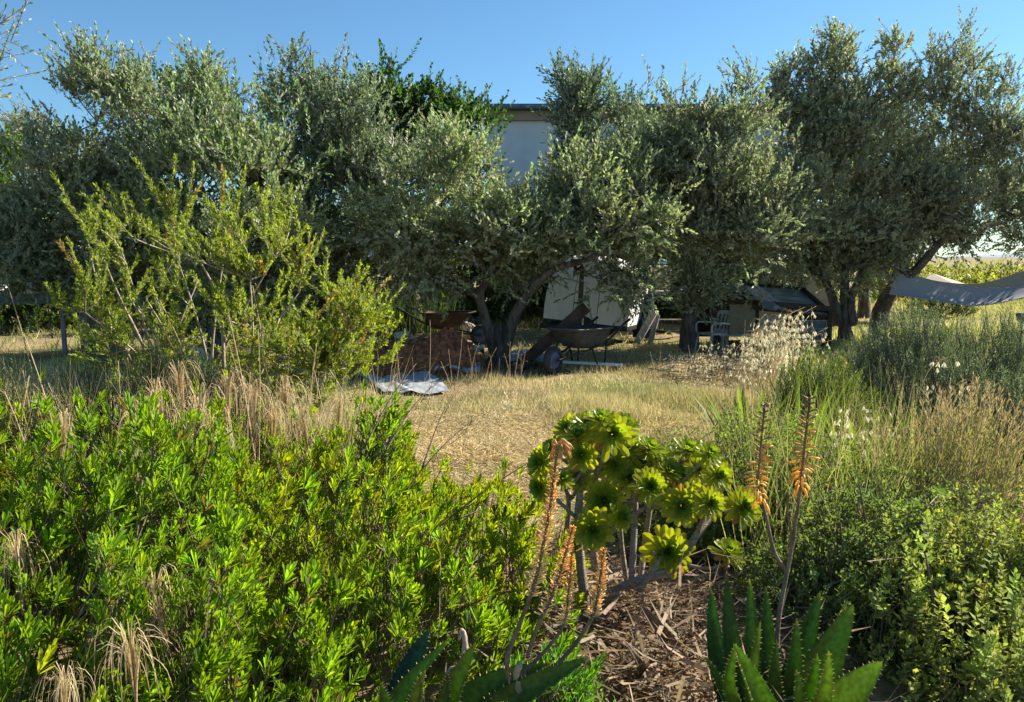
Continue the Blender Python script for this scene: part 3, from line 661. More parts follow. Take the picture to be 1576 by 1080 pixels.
stickthing(P(800, 562, 12.0), P(903, 472, 11.95), .17, .16, "wooden_beam", "thick dark wooden beam leaning up behind the wheelbarrow", "beam", 'darkwood')
stickthing((GP(830, 12.1) + A(0, 0, .10)), (GP(960, 11.9) + A(0, 0, .06)), .09, .035, "wooden_plank", "pale plank lying on the ground behind the wheelbarrow", "plank", 'white')
stickthing((GP(615, 13.3) + A(0, 0, .34)), (GP(700, 13.0) + A(0, 0, .30)), .14, .04, "wooden_plank", "grey board lying behind the soil heap", "plank", 'greywood')
lump(tuple(GP(648, 13.9) + A(0, 0, .1)), (.45, .3, .24), 20, 1.6, .15, "earth_mound", M['ground'], label="low straw covered mound behind the soil heap", cat="mound")
for k, (x0, y0, x1, y1, dy, l) in enumerate([(980, 528, 1008, 478, 0, "grey board leaning left of the workbench"), (1000, 530, 1012, 485, .1, "narrow grey board leaning nearest the workbench leg")]):
    stickthing(P(x0, y0, 15.0 + dy), P(x1, y1, 15.5 + dy), .16 - .06 * k, .03, "leaning_board", l, "board", 'greywood')

# white rounded trailer shell
def trailer():
    Y = 16.2; c = GP(915, Y); t = thing("covered_trailer", c, "rounded white canvas covered trailer with dark seam lines behind the wheelbarrow", "trailer")
    rz = R(-27); Rz = rot(0, 0, rz)
    Rz = Rz @ rot(0, R(4), 0)
    def T(p): return np.asarray(p, float) @ Rz.T + c + A(0, 0, .03)
    # profile in y-z (cross section, rounded top), lofted along x with sloping front
    L = 1.75; n = 26; nx = 14; V = []
    for i in range(nx + 1):
        u = i / nx; x = -L / 2 + L * u
        sc_ = 1 - .30 * (max(0, .28 - u) / .28) ** 2 - .22 * (max(0, u - .6) / .4) ** 2
        for j in range(n + 1):
            a = math.pi * j / n; cy = -.62 * np.sign(math.cos(a)) * abs(math.cos(a)) ** .8; cz = abs(math.sin(a)) ** .9
            V.append((x, cy, .36 + 1.28 * sc_ * cz))
    V = T(np.array(V)); k = n + 1; i = np.arange(nx)[:, None] * k; j = np.arange(n)[None]
    FF = [np.stack([i + j, i + j + k, i + j + k + 1, i + j + 1], -1).reshape(-1, 4), np.arange(k)[None], (np.arange(k) + nx * k)[::-1][None]]
    b = MB(); b.add(V, FF, smooth=False); cov = b.build("cover", M['white'], t)
    b = MB()
    for u in (0.003, .33, .66, .997):
        i0 = int(round(u * nx)) * k; b.tube(V[i0:i0 + k], .006, 5)
    side = T(np.array([(-L / 2, -.625, .86 * 1.0), (L / 2, -.63, .80)])); b.tube(T([(-L/2-.01, .62, .9), (-L/2-.01, -.60, .95)]), .012, 5)
    b.tube(T([(-L/2-.012, 0, .4), (-L/2-.012, .0, 1.12)]), .010, 5)
    b.build("seams", M['darkwood'], cov, org=A(*t.location))
    b = MB(); b.box(c + A(0, 0, .30), (L + .06, 1.3, .10), rz=rz, bev=.01); b.beam(T((L / 2, 0, .30)), T((L / 2 + .55, 0, .28)), .08, .06); b.build("chassis", M['darkmetal'], t)
    for sy in (-1, 1):
        b = MB(); q = T((0, sy * .62, .24)); ax = Rz @ A(0, 1, 0)
        lathe(b, q - ax * .06, [(.10, 0), (.2, .0), (.24, .03), (.24, .09), (.2, .12), (.1, .12)], 20, ax); b.build("wheel", M['rubber'], t)
trailer()

# workbench with a beige box, blue tarp
def bench():
    Y = 16.6; c = GP(1030, Y); t = thing("workbench", c, "weathered pale workbench half hidden by olive twigs right of the white trailer", "workbench")
    b = MB(); b.box(c + A(0, 0, .95), (1.15, .7, .05), bev=.006); b.build("top", M['white'], t)
    for sx in (-1, 1):
        for sy in (-1, 1):
            b = MB(); b.box(c + A(sx * .5, sy * .28, .4625), (.07, .07, .925), bev=.006); b.build("leg", M['greywood'], t)
    b = MB(); b.box(c + A(0, .2, .35), (1.0, .12, .03)); b.build("stretcher", M['greywood'], t)
    b = MB(); q = P(1015, 430, Y); b.box((q[0], Y, .975 + .24), (.36, .34, .48), rz=.25, bev=.012); o = b.build("storage_box", M['beige'], org=A(q[0], Y, .975))
    tag(o, "beige box standing on the workbench behind the olive twigs", "box")
    b = MB(); b.box((q[0], Y, .975 + .487), (.41, .39, .016), rz=.25, bev=.004); o2 = b.build("lid", M['white'], o, org=A(*o.location))
    b = MB(); b.tube(curve([(q[0] - .12, Y, 1.53), (q[0], Y - .05, 1.56), (q[0] + .14, Y, 1.545)], 8), [.03, .045, .05, .05, .05, .05, .045, .03], 10)
    b.tube([(q[0] - .1, Y, 1.476), (q[0] + .1, Y, 1.476), (q[0] + .14, Y, 1.51)], .012, 6)
    o3 = b.build("watering_nozzle", M['bluegreen'], org=A(q[0], Y, 1.47)); tag(o3, "small blue green object lying on top of the beige box", "garden tool")
    # hanging blue tarp
    n1, n2 = 24, 14; V = []
    x0 = P(972, 460, 16.0)[0]; x1 = P(1006, 460, 16.0)[0]
    for i in range(n2 + 1):
        for j in range(n1 + 1):
            u = j / n1; v = i / n2; V.append((x0 + (x1 - x0) * u, 16.05 + .05 * math.sin(u * 19) * (1 - v * .5) - .30 * (1 - v), .08 + .85 * v))
    V = np.array(V); i = np.arange(n2)[:, None] * (n1 + 1); j = np.arange(n1)[None]; Q = np.stack([i + j, i + j + 1, i + j + n1 + 2, i + j + n1 + 1], -1).reshape(-1, 4)
    b = MB(); b.add(V, Q, smooth=True); b.add(V + A(0, .005, 0), Q[:, ::-1], smooth=True); o = b.build("hanging_tarp", M['bluetarp'], org=A(x0, 16, .08))
    tag(o, "dark blue tarpaulin hanging between trailer and workbench", "tarpaulin")
bench()

# low glazed coop
def coop():
    Y = 14.6; x0 = P(1098, 500, Y)[0]; x1 = P(1276, 500, Y)[0]; xm = P(1215, 500, Y)[0]; xw = P(1165, 500, Y)[0]; xa = P(1120, 500, Y)[0]
    t = thing("garden_coop", ((x0 + x1) / 2, Y, 0), "low dark wooden coop with old window panes and sloping glass roof", "coop")
    zt = lambda x: .74 + .06 * (x1 - x) / (x1 - x0)
    Dp = 1.3; b = MB()
    for xx in (x0, xm, x1):
        for yy in (Y, Y + Dp): b = MB(); b.box((xx, yy, .38), (.09, .08, .78), bev=.006); b.build("post", M['darkwood'], t)
    for xx in (xw, xa): b = MB(); b.box((xx, Y + .005, .38), (.05, .05, .7)); b.build("post", M['darkwood'], t)
    b = MB(); b.beam((x0 - .05, Y - .01, .90), (x1 + .07, Y - .01, .72), .11, .09); b.beam((x0 - .05, Y + Dp, .90), (x1 + .07, Y + Dp, .72), .09, .09)
    b.beam((x0, Y, .07), (x1, Y, .07), .07, .12); b.beam((x0 - .03, Y, 1.03), (xw + .02, Y, .97), .08, .06)
    b.beam((x0, Y, .9), (x0, Y, 1.04), .07, .07)
    b.beam((x0, Y + .05, .85), (x0, Y + Dp, .85), .08, .08); b.beam((x1, Y + .05, .7), (x1, Y + Dp, .7), .08, .08); b.build("beams", M['darkwood'], t)
    def pan(xa_, xb_, z0, z1, mt, nm, th=.015, y=Y + .012, fr=None):
        bb = MB(); bb.box(((xa_ + xb_) / 2, y, (z0 + z1) / 2), (xb_ - xa_, th, z1 - z0)); o = bb.build(nm, M[mt], t); return o
    pan(xa + .026, xw - .026, .22, .80, 'teal', "window_pane"); pan(xw + .026, xm - .046, .20, .76, 'pane', "window_pane")
    pan(x0 + .046, xa - .026, .14, .80, 'darkwood', "wall_board")
    pan(xm + .046, x1 - .046, .50, .695, 'darkwood', "wall_board"); pan(xm + .046, x1 - .046, .14, .50, 'slate', "wall_board", y=Y - .012)
    b = MB()
    for z in (.51, .36):
        b.box(((xm + x1) / 2, Y - .03, z), (x1 - xm - .1, .012, .018))
    for x in (xm + .06, x1 - .06): b.box((x, Y - .03, .435), (.018, .012, .17))
    b.build("trim", M['greywood'], t)
    # roof sheets
    def quad(pts, mt, nm, th=.02):
        pts = np.array(pts, float); n = nrm(np.cross(pts[1] - pts[0], pts[3] - pts[0])); V = np.vstack([pts, pts + n * th])
        bb = MB(); bb.add(V, np.array([[3, 2, 1, 0], [4, 5, 6, 7], [0, 1, 5, 4], [1, 2, 6, 5], [2, 3, 7, 6], [3, 0, 4, 7]])); return bb.build(nm, M[mt], t)
    A1 = A(*P(1160, 475, Y - .08)); B1 = A(*P(1274, 486, Y - .08)); C1 = A(*P(1240, 447, Y + 1.2)); D1 = A(*P(1135, 440, Y + 1.2))
    quad([A1, B1, C1, D1], 'roofglass', "roof_sheet")
    quad([P(1098, 452, Y - .1), P(1150, 455, Y - .1), P(1150, 440, Y + 1), P(1105, 437, Y + 1)], 'greywood', "roof_sheet")
    quad([P(1146, 446, Y - .2), P(1192, 478, Y - .25), P(1208, 472, Y + .1), P(1165, 440, Y + .1)], 'greywood', "roof_sheet", .025)
    b = MB(); b.beam(C1 + A(-.1, -.1, .04), B1 + A(.04, -.03, .05), .07, .06); b.beam(A1 + A(0, 0, .0), B1 + A(0, -.02, .0), .05, .04); b.beam(D1 + A(0, 0, .04), C1 + A(0, 0, .04), .05, .05); b.build("roof_frame", M['darkwood'], t)
    b = MB(); b.box(P(1183, 470, Y - .28), (.2, .03, .15), rz=.1, ry=.25, bev=.004); b.build("roof_flap", M['slate'], t)
    b = MB(); b.box(((x0 + x1) / 2, Y + Dp, .4), (x1 - x0, .03, .62)); b.build("back_wall", M['darkwood'], t)
coop()
# tan wall piece behind coop
b = MB(); q = P(1225, 430, 21.5); b.box((q[0], 21.5, .68), (2.1, .18, 1.36), bev=.02); tag(b.build("garden_wall", M['tan'], org=A(q[0], 21.5, 0)), "low tan rendered wall behind the coop and the trunks", "wall")

# white plastic chair by the coop
def chair():
    Y = 13.7; c = GP(1096, Y); t = thing("garden_chair", c, "worn white garden chair standing left of the coop", "chair"); rz = R(-62); Rz = rot(0, 0, rz)
    def T(p): return np.asarray(p, float) * .85 @ Rz.T + c
    b = MB(); V = []
    n = 12
    for j in range(n + 1):
        v = j / n
        for i in range(9):
            u = i / 8 * 2 - 1; V.append((u * (.21 - .04 * v ** 3), .21 + .10 * v + .04 * (1 - u * u), .42 + .46 * v * (1 - .05 * u * u)))
    V = T(np.array(V)); q = []
    for j in range(n):
        for i in range(8):
            if i % 2 == 0 or j in (0, 1, n - 1, n - 2) : q.append([j * 9 + i, j * 9 + i + 1, (j + 1) * 9 + i + 1, (j + 1) * 9 + i])
    q = np.array(q); b.add(V, q); b.add(V + (Rz @ A(0, .012, 0)), q[:, ::-1]); b.build("backrest", M['oldwhite'], t)
    b = MB(); b.box(c + A(0, 0, .357), (.38, .36, .025), rz=rz, bev=.01); b.build("seat", M['oldwhite'], t)
    for sx in (-1, 1):
        for sy in (-1, 1):
            b = MB(); b.beam(T((sx * .19, sy * .18, .41)), T((sx * .24, sy * .23, 0)), .04, .03); b.build("leg", M['oldwhite'], t)
        b = MB(); b.tube(T(curve([(sx * .22, .24, .62), (sx * .24, .0, .64), (sx * .235, -.2, .62), (sx * .22, -.2, .42)], 10)), .018, 8); b.build("armrest", M['oldwhite'], t)
chair()
b = MB(); q = P(1135, 520, 13.6); b.box((q[0], 13.6, .34), (.62, .26, .03), rz=-.1, bev=.006)
for sx in (-1, 1): b.box((q[0] + sx * .25, 13.6 - sx * .025, .1625), (.03, .24, .325), rz=-.1)
tag(b.build("low_bench", M['greywood'], org=A(q[0], 13.6, 0)), "low grey wooden bench in front of the coop windows", "bench")

# hammocks
def hammock(pts_top, pts_bot, Y0, Y1, mt, label, group):
    t0 = np.array([P(x, y, Y0 + .22) for x, y in pts_top]); b0 = np.array([P(x, y, Y0 - .22) for x, y in pts_bot])
    t_ = curve(t0, 40); bt = curve(b0, 40); n2 = 10; V = []
    for j in range(n2 + 1):
        v = j / n2; mid = bt * (1 - v) + t_ * v; mid[:, 2] -= .10 * math.sin(math.pi * v) * np.sin(np.linspace(0.15, math.pi - .15, 40)); V.append(mid)
    V = np.vstack(V); i = np.arange(n2)[:, None] * 40; j = np.arange(39)[None]; Q = np.stack([i + j, i + j + 1, i + j + 41, i + j + 40], -1).reshape(-1, 4)
    t = thing("hammock", b0[0], label, "hammock", group)
    b = MB(); b.add(V, Q, smooth=True); b.add(V - A(0, 0, .004), Q[:, ::-1], smooth=True); b.tube(bt, .008, 5); b.tube(t_, .008, 5); b.build("cloth", M[mt], t)
    return t, t_, bt
h, tt_, bb_ = hammock([(1382, 416), (1420, 428), (1480, 440), (1530, 443), (1580, 440), (1680, 424)], [(1368, 452), (1410, 458), (1460, 466), (1510, 470), (1576, 458), (1680, 436)], 15.5, 15.5, 'hammock',
                      "long grey cloth hammock tied to the leaning olive trunk", "hammocks")
b = MB(); anchor = P(1358, 440, 15.75)
for k in range(9):
    e = bb_[0] + (tt_[0] - bb_[0]) * k / 8; b.tube([anchor + A(0, 0, (k - 4) * .03), e], .005, 5)
b.tube(curve([anchor + A(.0, -.22, .0), anchor + A(.22, -.1, .01), anchor + A(.3, .15, 0)], 6), .012, 6); b.build("ropes", M['rope'], h)
h2, t2_, b2_ = hammock([(1405, 422), (1440, 432), (1490, 437), (1530, 432), (1580, 416), (1680, 395)], [(1400, 440), (1440, 455), (1490, 465), (1530, 462), (1580, 447), (1680, 420)], 17.6, 17.6, 'hammock2',
                       "beige hammock hanging behind the grey one at the right edge", "hammocks")
b = MB(); an = P(1392, 420, 17.0)
for k in range(5): b.tube([an, b2_[0] + (t2_[0] - b2_[0]) * k / 4], .005, 5)
b.build("ropes", M['rope'], h2)
# tent like cloth behind
b = MB(); Yt = 24; pk = P(1437, 421, Yt); V = [pk, P(1405, 440, Yt - .6), P(1478, 441, Yt - .6), P(1490, 438, Yt + .8), P(1408, 437, Yt + .8)]
z = .55
V = np.array(V); b.add(V, [np.array([[0, 1, 2], [0, 2, 3], [0, 3, 4], [0, 4, 1]])]); b.add(V - A(0, 0, .02), [np.array([[2, 1, 0], [3, 2, 0], [4, 3, 0], [1, 4, 0]])])
cn = b
tn = thing("canopy_tent", (pk[0], Yt, 0), "small pale peaked canopy standing in the meadow behind the hammock", "canopy")
cn.build("canopy", M['tan'], tn)
for v in V[1:]:
    b = MB(); b.tube([A(v[0], v[1], 0), v], .02, 6); b.build("pole", M['darkmetal'], tn)
# small lamp post at right edge
def lamp():
    Y = 8.6; c = P(1571, 520, Y); t = thing("garden_lamp", (c[0], Y, 0), "short black garden lamp post at the right edge of the picture", "lamp")
    b = MB(); b.tube([(c[0], Y, 0), (c[0], Y, .98)], .016, 10); b.build("post", M['darkmetal'], t)
    b = MB(); lathe(b, (c[0], Y, .96), [(.02, 0), (.05, .02), (.06, .07), (.065, .09), (.04, .10)], 14); b.build("lamp_head", M['slate'], t)
lamp()

# table at the left edge, items on it
def table():
    Y = 14.0; x0 = P(-60, 450, Y)[0]; x1 = P(118, 450, Y)[0]; z = P(50, 447, Y)[2]; c = A((x0 + x1) / 2, Y, 0)
    t = thing("garden_table", c, "long pale topped table at the left edge under the trees", "table")
    b = MB(); b.box(c + A(0, 0, z - .015), (x1 - x0, .8, .03), bev=.005); b.build("tabletop", M['white'], t)
    b = MB(); b.box(c + A(0, -.34, z - .12), (x1 - x0 - .08, .03, .17), bev=.004); b.box(c + A(0, .34, z - .12), (x1 - x0 - .08, .03, .17)); b.build("apron", M['slate'], t)
    for sx in (-1, 1):
        for sy in (-1, 1):
            b = MB(); b.box(c + A(sx * ((x1 - x0) / 2 - .1), sy * .30, (z - .032) / 2), (.07, .045, z - .032), bev=.004); b.build("leg", M['greywood'], t)
    q = P(2, 447, Y - .1); b = MB(); lathe(b, (q[0], Y - .1, z), [(.09, 0), (.11, .02), (.115, .10), (.11, .17), (.08, .20), (.03, .21)], 18)
    tag(b.build("water_jug", M['white'], org=A(q[0], Y - .1, z)), "rounded white container on the table at the left edge", "container")
    q = P(32, 446, Y - .1); b = MB(); b.box((q[0], Y - .1, z + .035), (.16, .06, .045), rz=.3, bev=.01); b.tube([(q[0] + .06, Y - .1, z + .035), (q[0] + .22, Y - .06, z + .02)], .012, 6)
    b.tube([(q[0] - .04, Y - .1, z + .05), (q[0] - .12, Y - .13, z + .018)], .018, 6)
    tag(b.build("hand_tool", M['redpl'], org=A(q[0], Y - .1, z)), "small red hand tool lying on the pale table", "tool")
table()
def pot():
    Y = 13.8; q = P(153, 440, Y); zt = P(153, 446, Y)[2]; t = thing("flower_pot", (q[0], Y, zt), "terracotta flower pot with dark red plant on a wooden stand", "flower pot")
    b = MB(); lathe(b, (q[0], Y, zt), [(.085, 0), (.12, .19), (.14, .19), (.142, .235), (.125, .235), (.115, .20), (.02, .20)], 18); b.build("pot", M['terracotta'], t)
    n = 90; b = MB(); d = nrm(rng.normal(size=(n, 3)) + A(0, 0, .9)); b.leaves(np.tile(A(q[0], Y, zt + .2), (n, 1)) + d * ru(0, .12, (n, 1)), d, rdir(n), ru(.08, .2, n), .035, LEAF5, jit((.12, .025, .02), n, .3)); b.build("plant", M['green'], t)
    b = MB(); b.box((q[0], Y, zt - .02), (.5, .34, .04), bev=.004)
    for sx in (-1, 1): b.box((q[0] + sx * .2, Y, (zt - .042) / 2), (.05, .28, zt - .042))
    tag(b.build("plant_stand", M['greywood'], org=A(q[0], Y, 0)), "grey wooden stand carrying the terracotta pot", "plant stand")
pot()
# brushwood heap before the coop
def brush():
    n = 420; c = GP(1120, 10.9); a = c + np.stack([ru(-.85, .95, n), ru(-.5, .5, n), ru(0, .28, n)], 1); d = nrm(rng.normal(size=(n, 3)) * A(1, .7, .25)); b = MB()
    b.sticks(a, a + d * ru(.15, .5, (n, 1)), .006, .002, jit((.8, .7, .6), n, .3)); o = b.build("brushwood", M['twig'], org=c); tag(o, "dark tangled heap of cut brushwood before the coop", "brushwood", kind="stuff")
brush()
# ============================================================ SHRUBS NEAR THE CAMERA
# ---- tall yellow green shrub
def tall_shrub():
    Y0 = 6.0; base = GP(310, Y0); t = thing("yellow_green_shrub", base, "tall airy shrub of upright yellow green shoots in front of the left olives", "shrub")
    tops = [(105, 285), (125, 300), (150, 272), (165, 300), (185, 320), (135, 340), (245, 268), (262, 262), (290, 268), (320, 280), (350, 262), (365, 275), (390, 300), (410, 285), (430, 300), (455, 290), (480, 320), (500, 345),
            (220, 330), (240, 350), (280, 330), (300, 350), (330, 330), (345, 370), (375, 350), (400, 370), (420, 350), (450, 360), (465, 400), (485, 390), (505, 420), (520, 440), (547, 402), (535, 430), (565, 430), (578, 450), (560, 470),
            (190, 380), (210, 420), (160, 400), (135, 420), (170, 450), (250, 420), (270, 400), (310, 420), (335, 430), (365, 420), (390, 440), (430, 430), (450, 450), (480, 460), (500, 490), (530, 500), (550, 510), (570, 520),
            (200, 470), (240, 480), (290, 470), (420, 490), (445, 510), (470, 520), (395, 500), (590, 500), (600, 470), (118, 380), (90, 440)]
    wood = MB(); b = MB(); sp = []
    nodes = []
    for (x, y) in [(150, 440), (195, 410), (235, 440), (270, 390), (305, 430), (345, 390), (385, 430), (420, 400), (460, 450), (500, 470), (540, 510), (130, 480), (330, 480), (430, 490), (240, 500)]:
        Y = Y0 + rng.uniform(-.5, .6); e = P(x, y, Y); mid = base + (e - base) * .5 + A(rng.normal() * .10, rng.normal() * .08, .05)
        wood.tube(curve([base + A(rng.uniform(-.15, .15), rng.uniform(-.1, .1), -.03), mid, e], 12), np.linspace(.013, .005, 12), 6, rough=.1); nodes.append(e); nodes.append((mid + e) / 2)
    nodes = np.array(nodes)
    tops = tops + [(rng.uniform(110, 610), rng.uniform(430, 620)) for _ in range(56)]
    for (x, y) in tops:
        Y = Y0 + rng.uniform(-.7, .7); e = P(x + rng.uniform(-8, 8), y + 28, Y); dd = np.linalg.norm(nodes - e, axis=1) + 2 * np.clip(nodes[:, 2] - e[2] + .2, 0, 9); st = nodes[np.argmin(dd)]
        mid = (st + e) / 2 + A(rng.normal() * .07, rng.normal() * .07, -.03); pts = curve([st, mid, e], 12); wood.tube(pts, np.linspace(.007, .002, 12), 5)
        sp.append((pts[5], e))
        for k in range(7):
            f = rng.integers(1, 11); o = pts[f]; d = nrm(nrm(e - mid) * .6 + A(rng.normal() * .36, rng.normal() * .36, .55)); l = rng.uniform(.10, .32)
            sp.append((o, o + d * l)); wood.tube([o, o + d * l], [.003, .0015], 4)
    a = np.array([s[0] for s in sp]); e = np.array([s[1] for s in sp]); n = len(a); L = np.linalg.norm(e - a, axis=1)
    K = (L / .0058).astype(int) + 4; idx = np.repeat(np.arange(n), K); f = np.concatenate([(np.arange(k) + .5) / k for k in K]) ** .8
    ax = nrm(e - a)[idx]; p = a[idx] + (e - a)[idx] * f[:, None]; pr = rdir(len(p)); pr = nrm(pr - ax * (pr * ax).sum(1, keepdims=True)); an = ru(.35, .9, len(p))[:, None]
    d = ax * np.cos(an) + pr * np.sin(an); p = p + pr * .003
    old = rng.random(n)[idx][:, None] < .05
    c = np.where(old, A(.30, .23, .07), A(.215, .285, .04)) * ru(.65, 1.25, (len(p), 1))
    b.leaves(p, d, ax - d * .3 + rng.normal(size=p.shape) * .3, ru(.02, .042, len(p)), ru(.010, .018, len(p)), LEAF4, c)
    b.build("foliage", M['lime'], t); wood.build("stems", M['palebark'], t)
    s = MB()
    for q in ([(345, 600, 6), (342, 500, 6.0), (332, 450, 6.0), (318, 420, 6.1), (300, 390, 6.1)], [(250, 600, 6), (215, 520, 6.1), (185, 460, 6.1), (160, 400, 6.1)], [(300, 600, 6), (260, 520, 6.2), (225, 460, 6.2)]):
        s.tube(curve([P(*k) for k in q], 12), np.linspace(.015, .005, 12), 8, rough=.1)
    s.build("main_stems", M['palebark'], t)
tall_shrub()

# ---- foreground spreading bush
def shoots_bush(name, label, n, hfun, xr, yr, leafL, leafW, cols, K=16, mt='bright', lean=A(.25, .1, 1), tl=.085, layers=3, tpl=SPAT, rnd=.3, cat="shrub", keepf=None, ang=(.15, 1.0), under=None, stemcol='redstem', drop=.16, low=.16, cluster=0):
    b = MB(); s = MB(); n = n * layers
    x = ru(*xr, n); y = ru(*yr, n); cxy = np.zeros((n, 2)); dome = np.zeros(n)
    if cluster:
        nc = n // cluster; ctr = np.stack([ru(*xr, nc), ru(*yr, nc)], 1); ci = rng.integers(0, nc, n); offs = rng.normal(size=(n, 2)) * (.045 + .03 * rng.random(nc))[ci][:, None]
        x = ctr[ci, 0] + offs[:, 0]; y = ctr[ci, 1] + offs[:, 1]; cxy = offs; dome = (rng.normal(size=nc) * .065)[ci] - (offs ** 2).sum(1) * 22
    h = hfun(x, y) + dome; lay = np.repeat(np.arange(layers), n // layers)[:n]
    if len(lay) < n: lay = np.append(lay, np.zeros(n - len(lay)))
    k = h > low
    if keepf is not None: k &= keepf(x, y)
    x, y, h, lay, cxy = x[k], y[k], h[k], lay[k], cxy[k]; n = len(x)
    z = h - lay * drop * ru(.5, 1.2, n) - ru(0, .05, n); ok = z > .06; x, y, z, lay, cxy = x[ok], y[ok], z[ok], lay[ok], cxy[ok]; n = len(x)
    e = .05; gx = (hfun(x + e, y) - hfun(x - e, y)) / (2 * e); gy = (hfun(x, y + e) - hfun(x, y - e)) / (2 * e)
    nm = nrm(np.stack([-gx, -gy, np.ones(n)], 1)); d = nrm(nm * (.35 if cluster else .7) + lean * .8 + rng.normal(size=(n, 3)) * rnd + np.hstack([cxy * 8, cxy[:, :1] * 0]))
    tip = np.stack([x, y, z + gh(x, y)], 1); st = tip - d * tl; s_ = tip - d * ru(.18, .34, (n, 1)) - A(0, 0, .05)
    s.sticks(s_, tip, .0026, .0014, (1, 1, 1))
    f = (np.arange(K)[None] + rng.random((n, K))) / K; p = st[:, None] + (tip - st)[:, None] * f[..., None]
    ax = np.repeat(d[:, None], K, 1); pr = rdir(n * K).reshape(n, K, 3)
    ph = (np.arange(K) * 2.4)[None] + ru(0, 6.28, (n, 1)); u = nrm(np.cross(d, A(.3, .9, .1))); v = np.cross(d, u)
    pr = np.cos(ph)[..., None] * u[:, None] + np.sin(ph)[..., None] * v[:, None]
    a = (ang[1] + (ang[0] - ang[1]) * f)[..., None] * (1 + rng.uniform(-.15, .15, (n, K, 1)))
    ld = ax * np.cos(a) + pr * np.sin(a); ln = ax * np.sin(a) - pr * np.cos(a) + rng.normal(size=(n, K, 3)) * .15
    base = cols(n, np.stack([x, y, z], 1)); cc = np.repeat(base[:, None], K, 1) * (1 + rng.uniform(-.15, .15, (n, K, 1)))
    if under is not None:      # oldest leaves of a shoot are yellowed or brown on some shoots
        old = (f < .22)[..., None] & (rng.random((n, 1, 1)) < .10); cc = np.where(old, A(*under), cc)
    size = (ru(.7, 1.2, (n, K)) * leafL * (1.0 - .35 * f) * np.repeat(ru(.6, 1.35, (n, 1)), K, 1))
    b.leaves(p.reshape(-1, 3), ld.reshape(-1, 3), ln.reshape(-1, 3), size.ravel(), size.ravel() / leafL * leafW, tpl, cc.reshape(-1, 3))
    cx, cy = float(np.mean(xr)), float(np.mean(yr)); t = thing(name, (cx, cy, 0), label, cat)
    # woody frame from the ground
    for k in range(0, n, max(1, n // 140)):
        q = tip[k]; bx = A(cx + (q[0] - cx) * .6, cy + (q[1] - cy) * .6, .0); s.tube(curve([bx, (bx + q) / 2 + A(0, 0, -.05) + rng.uniform(-.05, .05, 3), q - d[k] * .1], 7), np.linspace(.012, .003, 7), 5)
    b.build("foliage", M[mt], t); s.build("stems", M[stemcol], t); return t
def hump(cx, cy, rx, ry, h, p=2.4):
    def f(x, y): return h * (1 + .14 * noise(np.stack([x, y, x * 0], -1), 5) + .08 * noise(np.stack([x, y, x * 0], -1), 13)) * np.clip(1 - np.abs((x - cx) / rx) ** p - np.abs((y - cy) / ry) ** p, 0, 1) ** .45
    return f
def fg_h(x, y):
    h = hump(-2.2, 3.4, 2.45, 2.0, .81)(x, y); h = np.maximum(h, hump(-.55, 3.2, .95, 1.25, .69, 2)(x, y))
    pt = np.stack([x, y, x * 0], -1)
    return h * (1 + .15 * np.clip(noise(pt, 3.4), -1.3, 1.3) + .10 * noise(pt, 7) + .20 * np.clip(noise(pt, 19), -1.2, 1))
def fgc(n, p):
    c = jit((.145, .24, .020), n, .35, .08); yl = (noise(p, 2.5) + rng.normal(size=n) * .5)[:, None]
    return np.where(yl > .45, c * A(1.5, 1.15, .9), c)
shoots_bush("spreading_bush", "wide bright green bush with fleshy upright leaf tufts filling the left foreground", 3100, fg_h, (-3.6, .45), (1.45, 5.6), .055, .0120, fgc, K=20, cluster=11,
            keepf=lambda x, y: ~((x > -.45) & (y < 2.6) & (x < 1)) & (noise(np.stack([x, y, x * 0], -1), 6.5) > -.95) & (noise(np.stack([x, y, x * 0], -1), 19) > -.75), under=(.15, .11, .05), layers=6, drop=.09, lean=A(.25, .05, 1.0), ang=(.10, .85), rnd=.15, tl=.06)
# low tuft of the same plant by the aloe
shoots_bush("low_green_tuft", "small fresh green tuft in front of the leaf litter by the dried spikes", 90, hump(.12, 2.45, .26, .3, .36, 2), (-.15, .4), (2.1, 2.8), .05, .009, lambda n, p: jit((.07, .19, .025), n, .2), K=14, layers=3, drop=.08, low=.1)
# dark fine shrub left
shoots_bush("weedy_bush", "low mixed green weedy bush at the foot of the yellow green shrub", 700, lambda x, y: hump(-1.9, 5.5, 1.3, .6, .60, 2)(x, y), (-3.2, -.5), (4.8, 6.2), .032, .012, lambda n, p: jit((.15, .20, .04), n, .3), K=20, mt='soft', layers=4, tpl=LEAF4, tl=.18, ang=(.4, 1.1), lean=A(.1, 0, 1), rnd=.35, low=.12, cluster=6)
def needle_c(c): return lambda n, p: jit(c, n, .25, .1)
shoots_bush("rosemary_bush", "dark fine leaved bush behind the bright bush at left", 900, hump(-2.25, 5.2, .95, .6, 1.0, 2), (-3.2, -1.3), (4.6, 5.8), .026, .005, needle_c((.06, .11, .03)), K=30, mt='needle', layers=3,
            tpl=LEAF4, tl=.22, ang=(.5, 1.1), lean=A(0, 0, 1), rnd=.25, low=.3)
shoots_bush("rosemary_bush", "lighter fine leaved bush reaching the left edge of the picture", 600, hump(-3.0, 4.6, .8, .6, .95, 2), (-3.9, -2.3), (4.0, 5.2), .026, .005, needle_c((.10, .16, .035)), K=30, mt='needle', layers=3,
            tpl=LEAF4, tl=.22, ang=(.5, 1.1), lean=A(0, 0, 1), rnd=.25, low=.3)
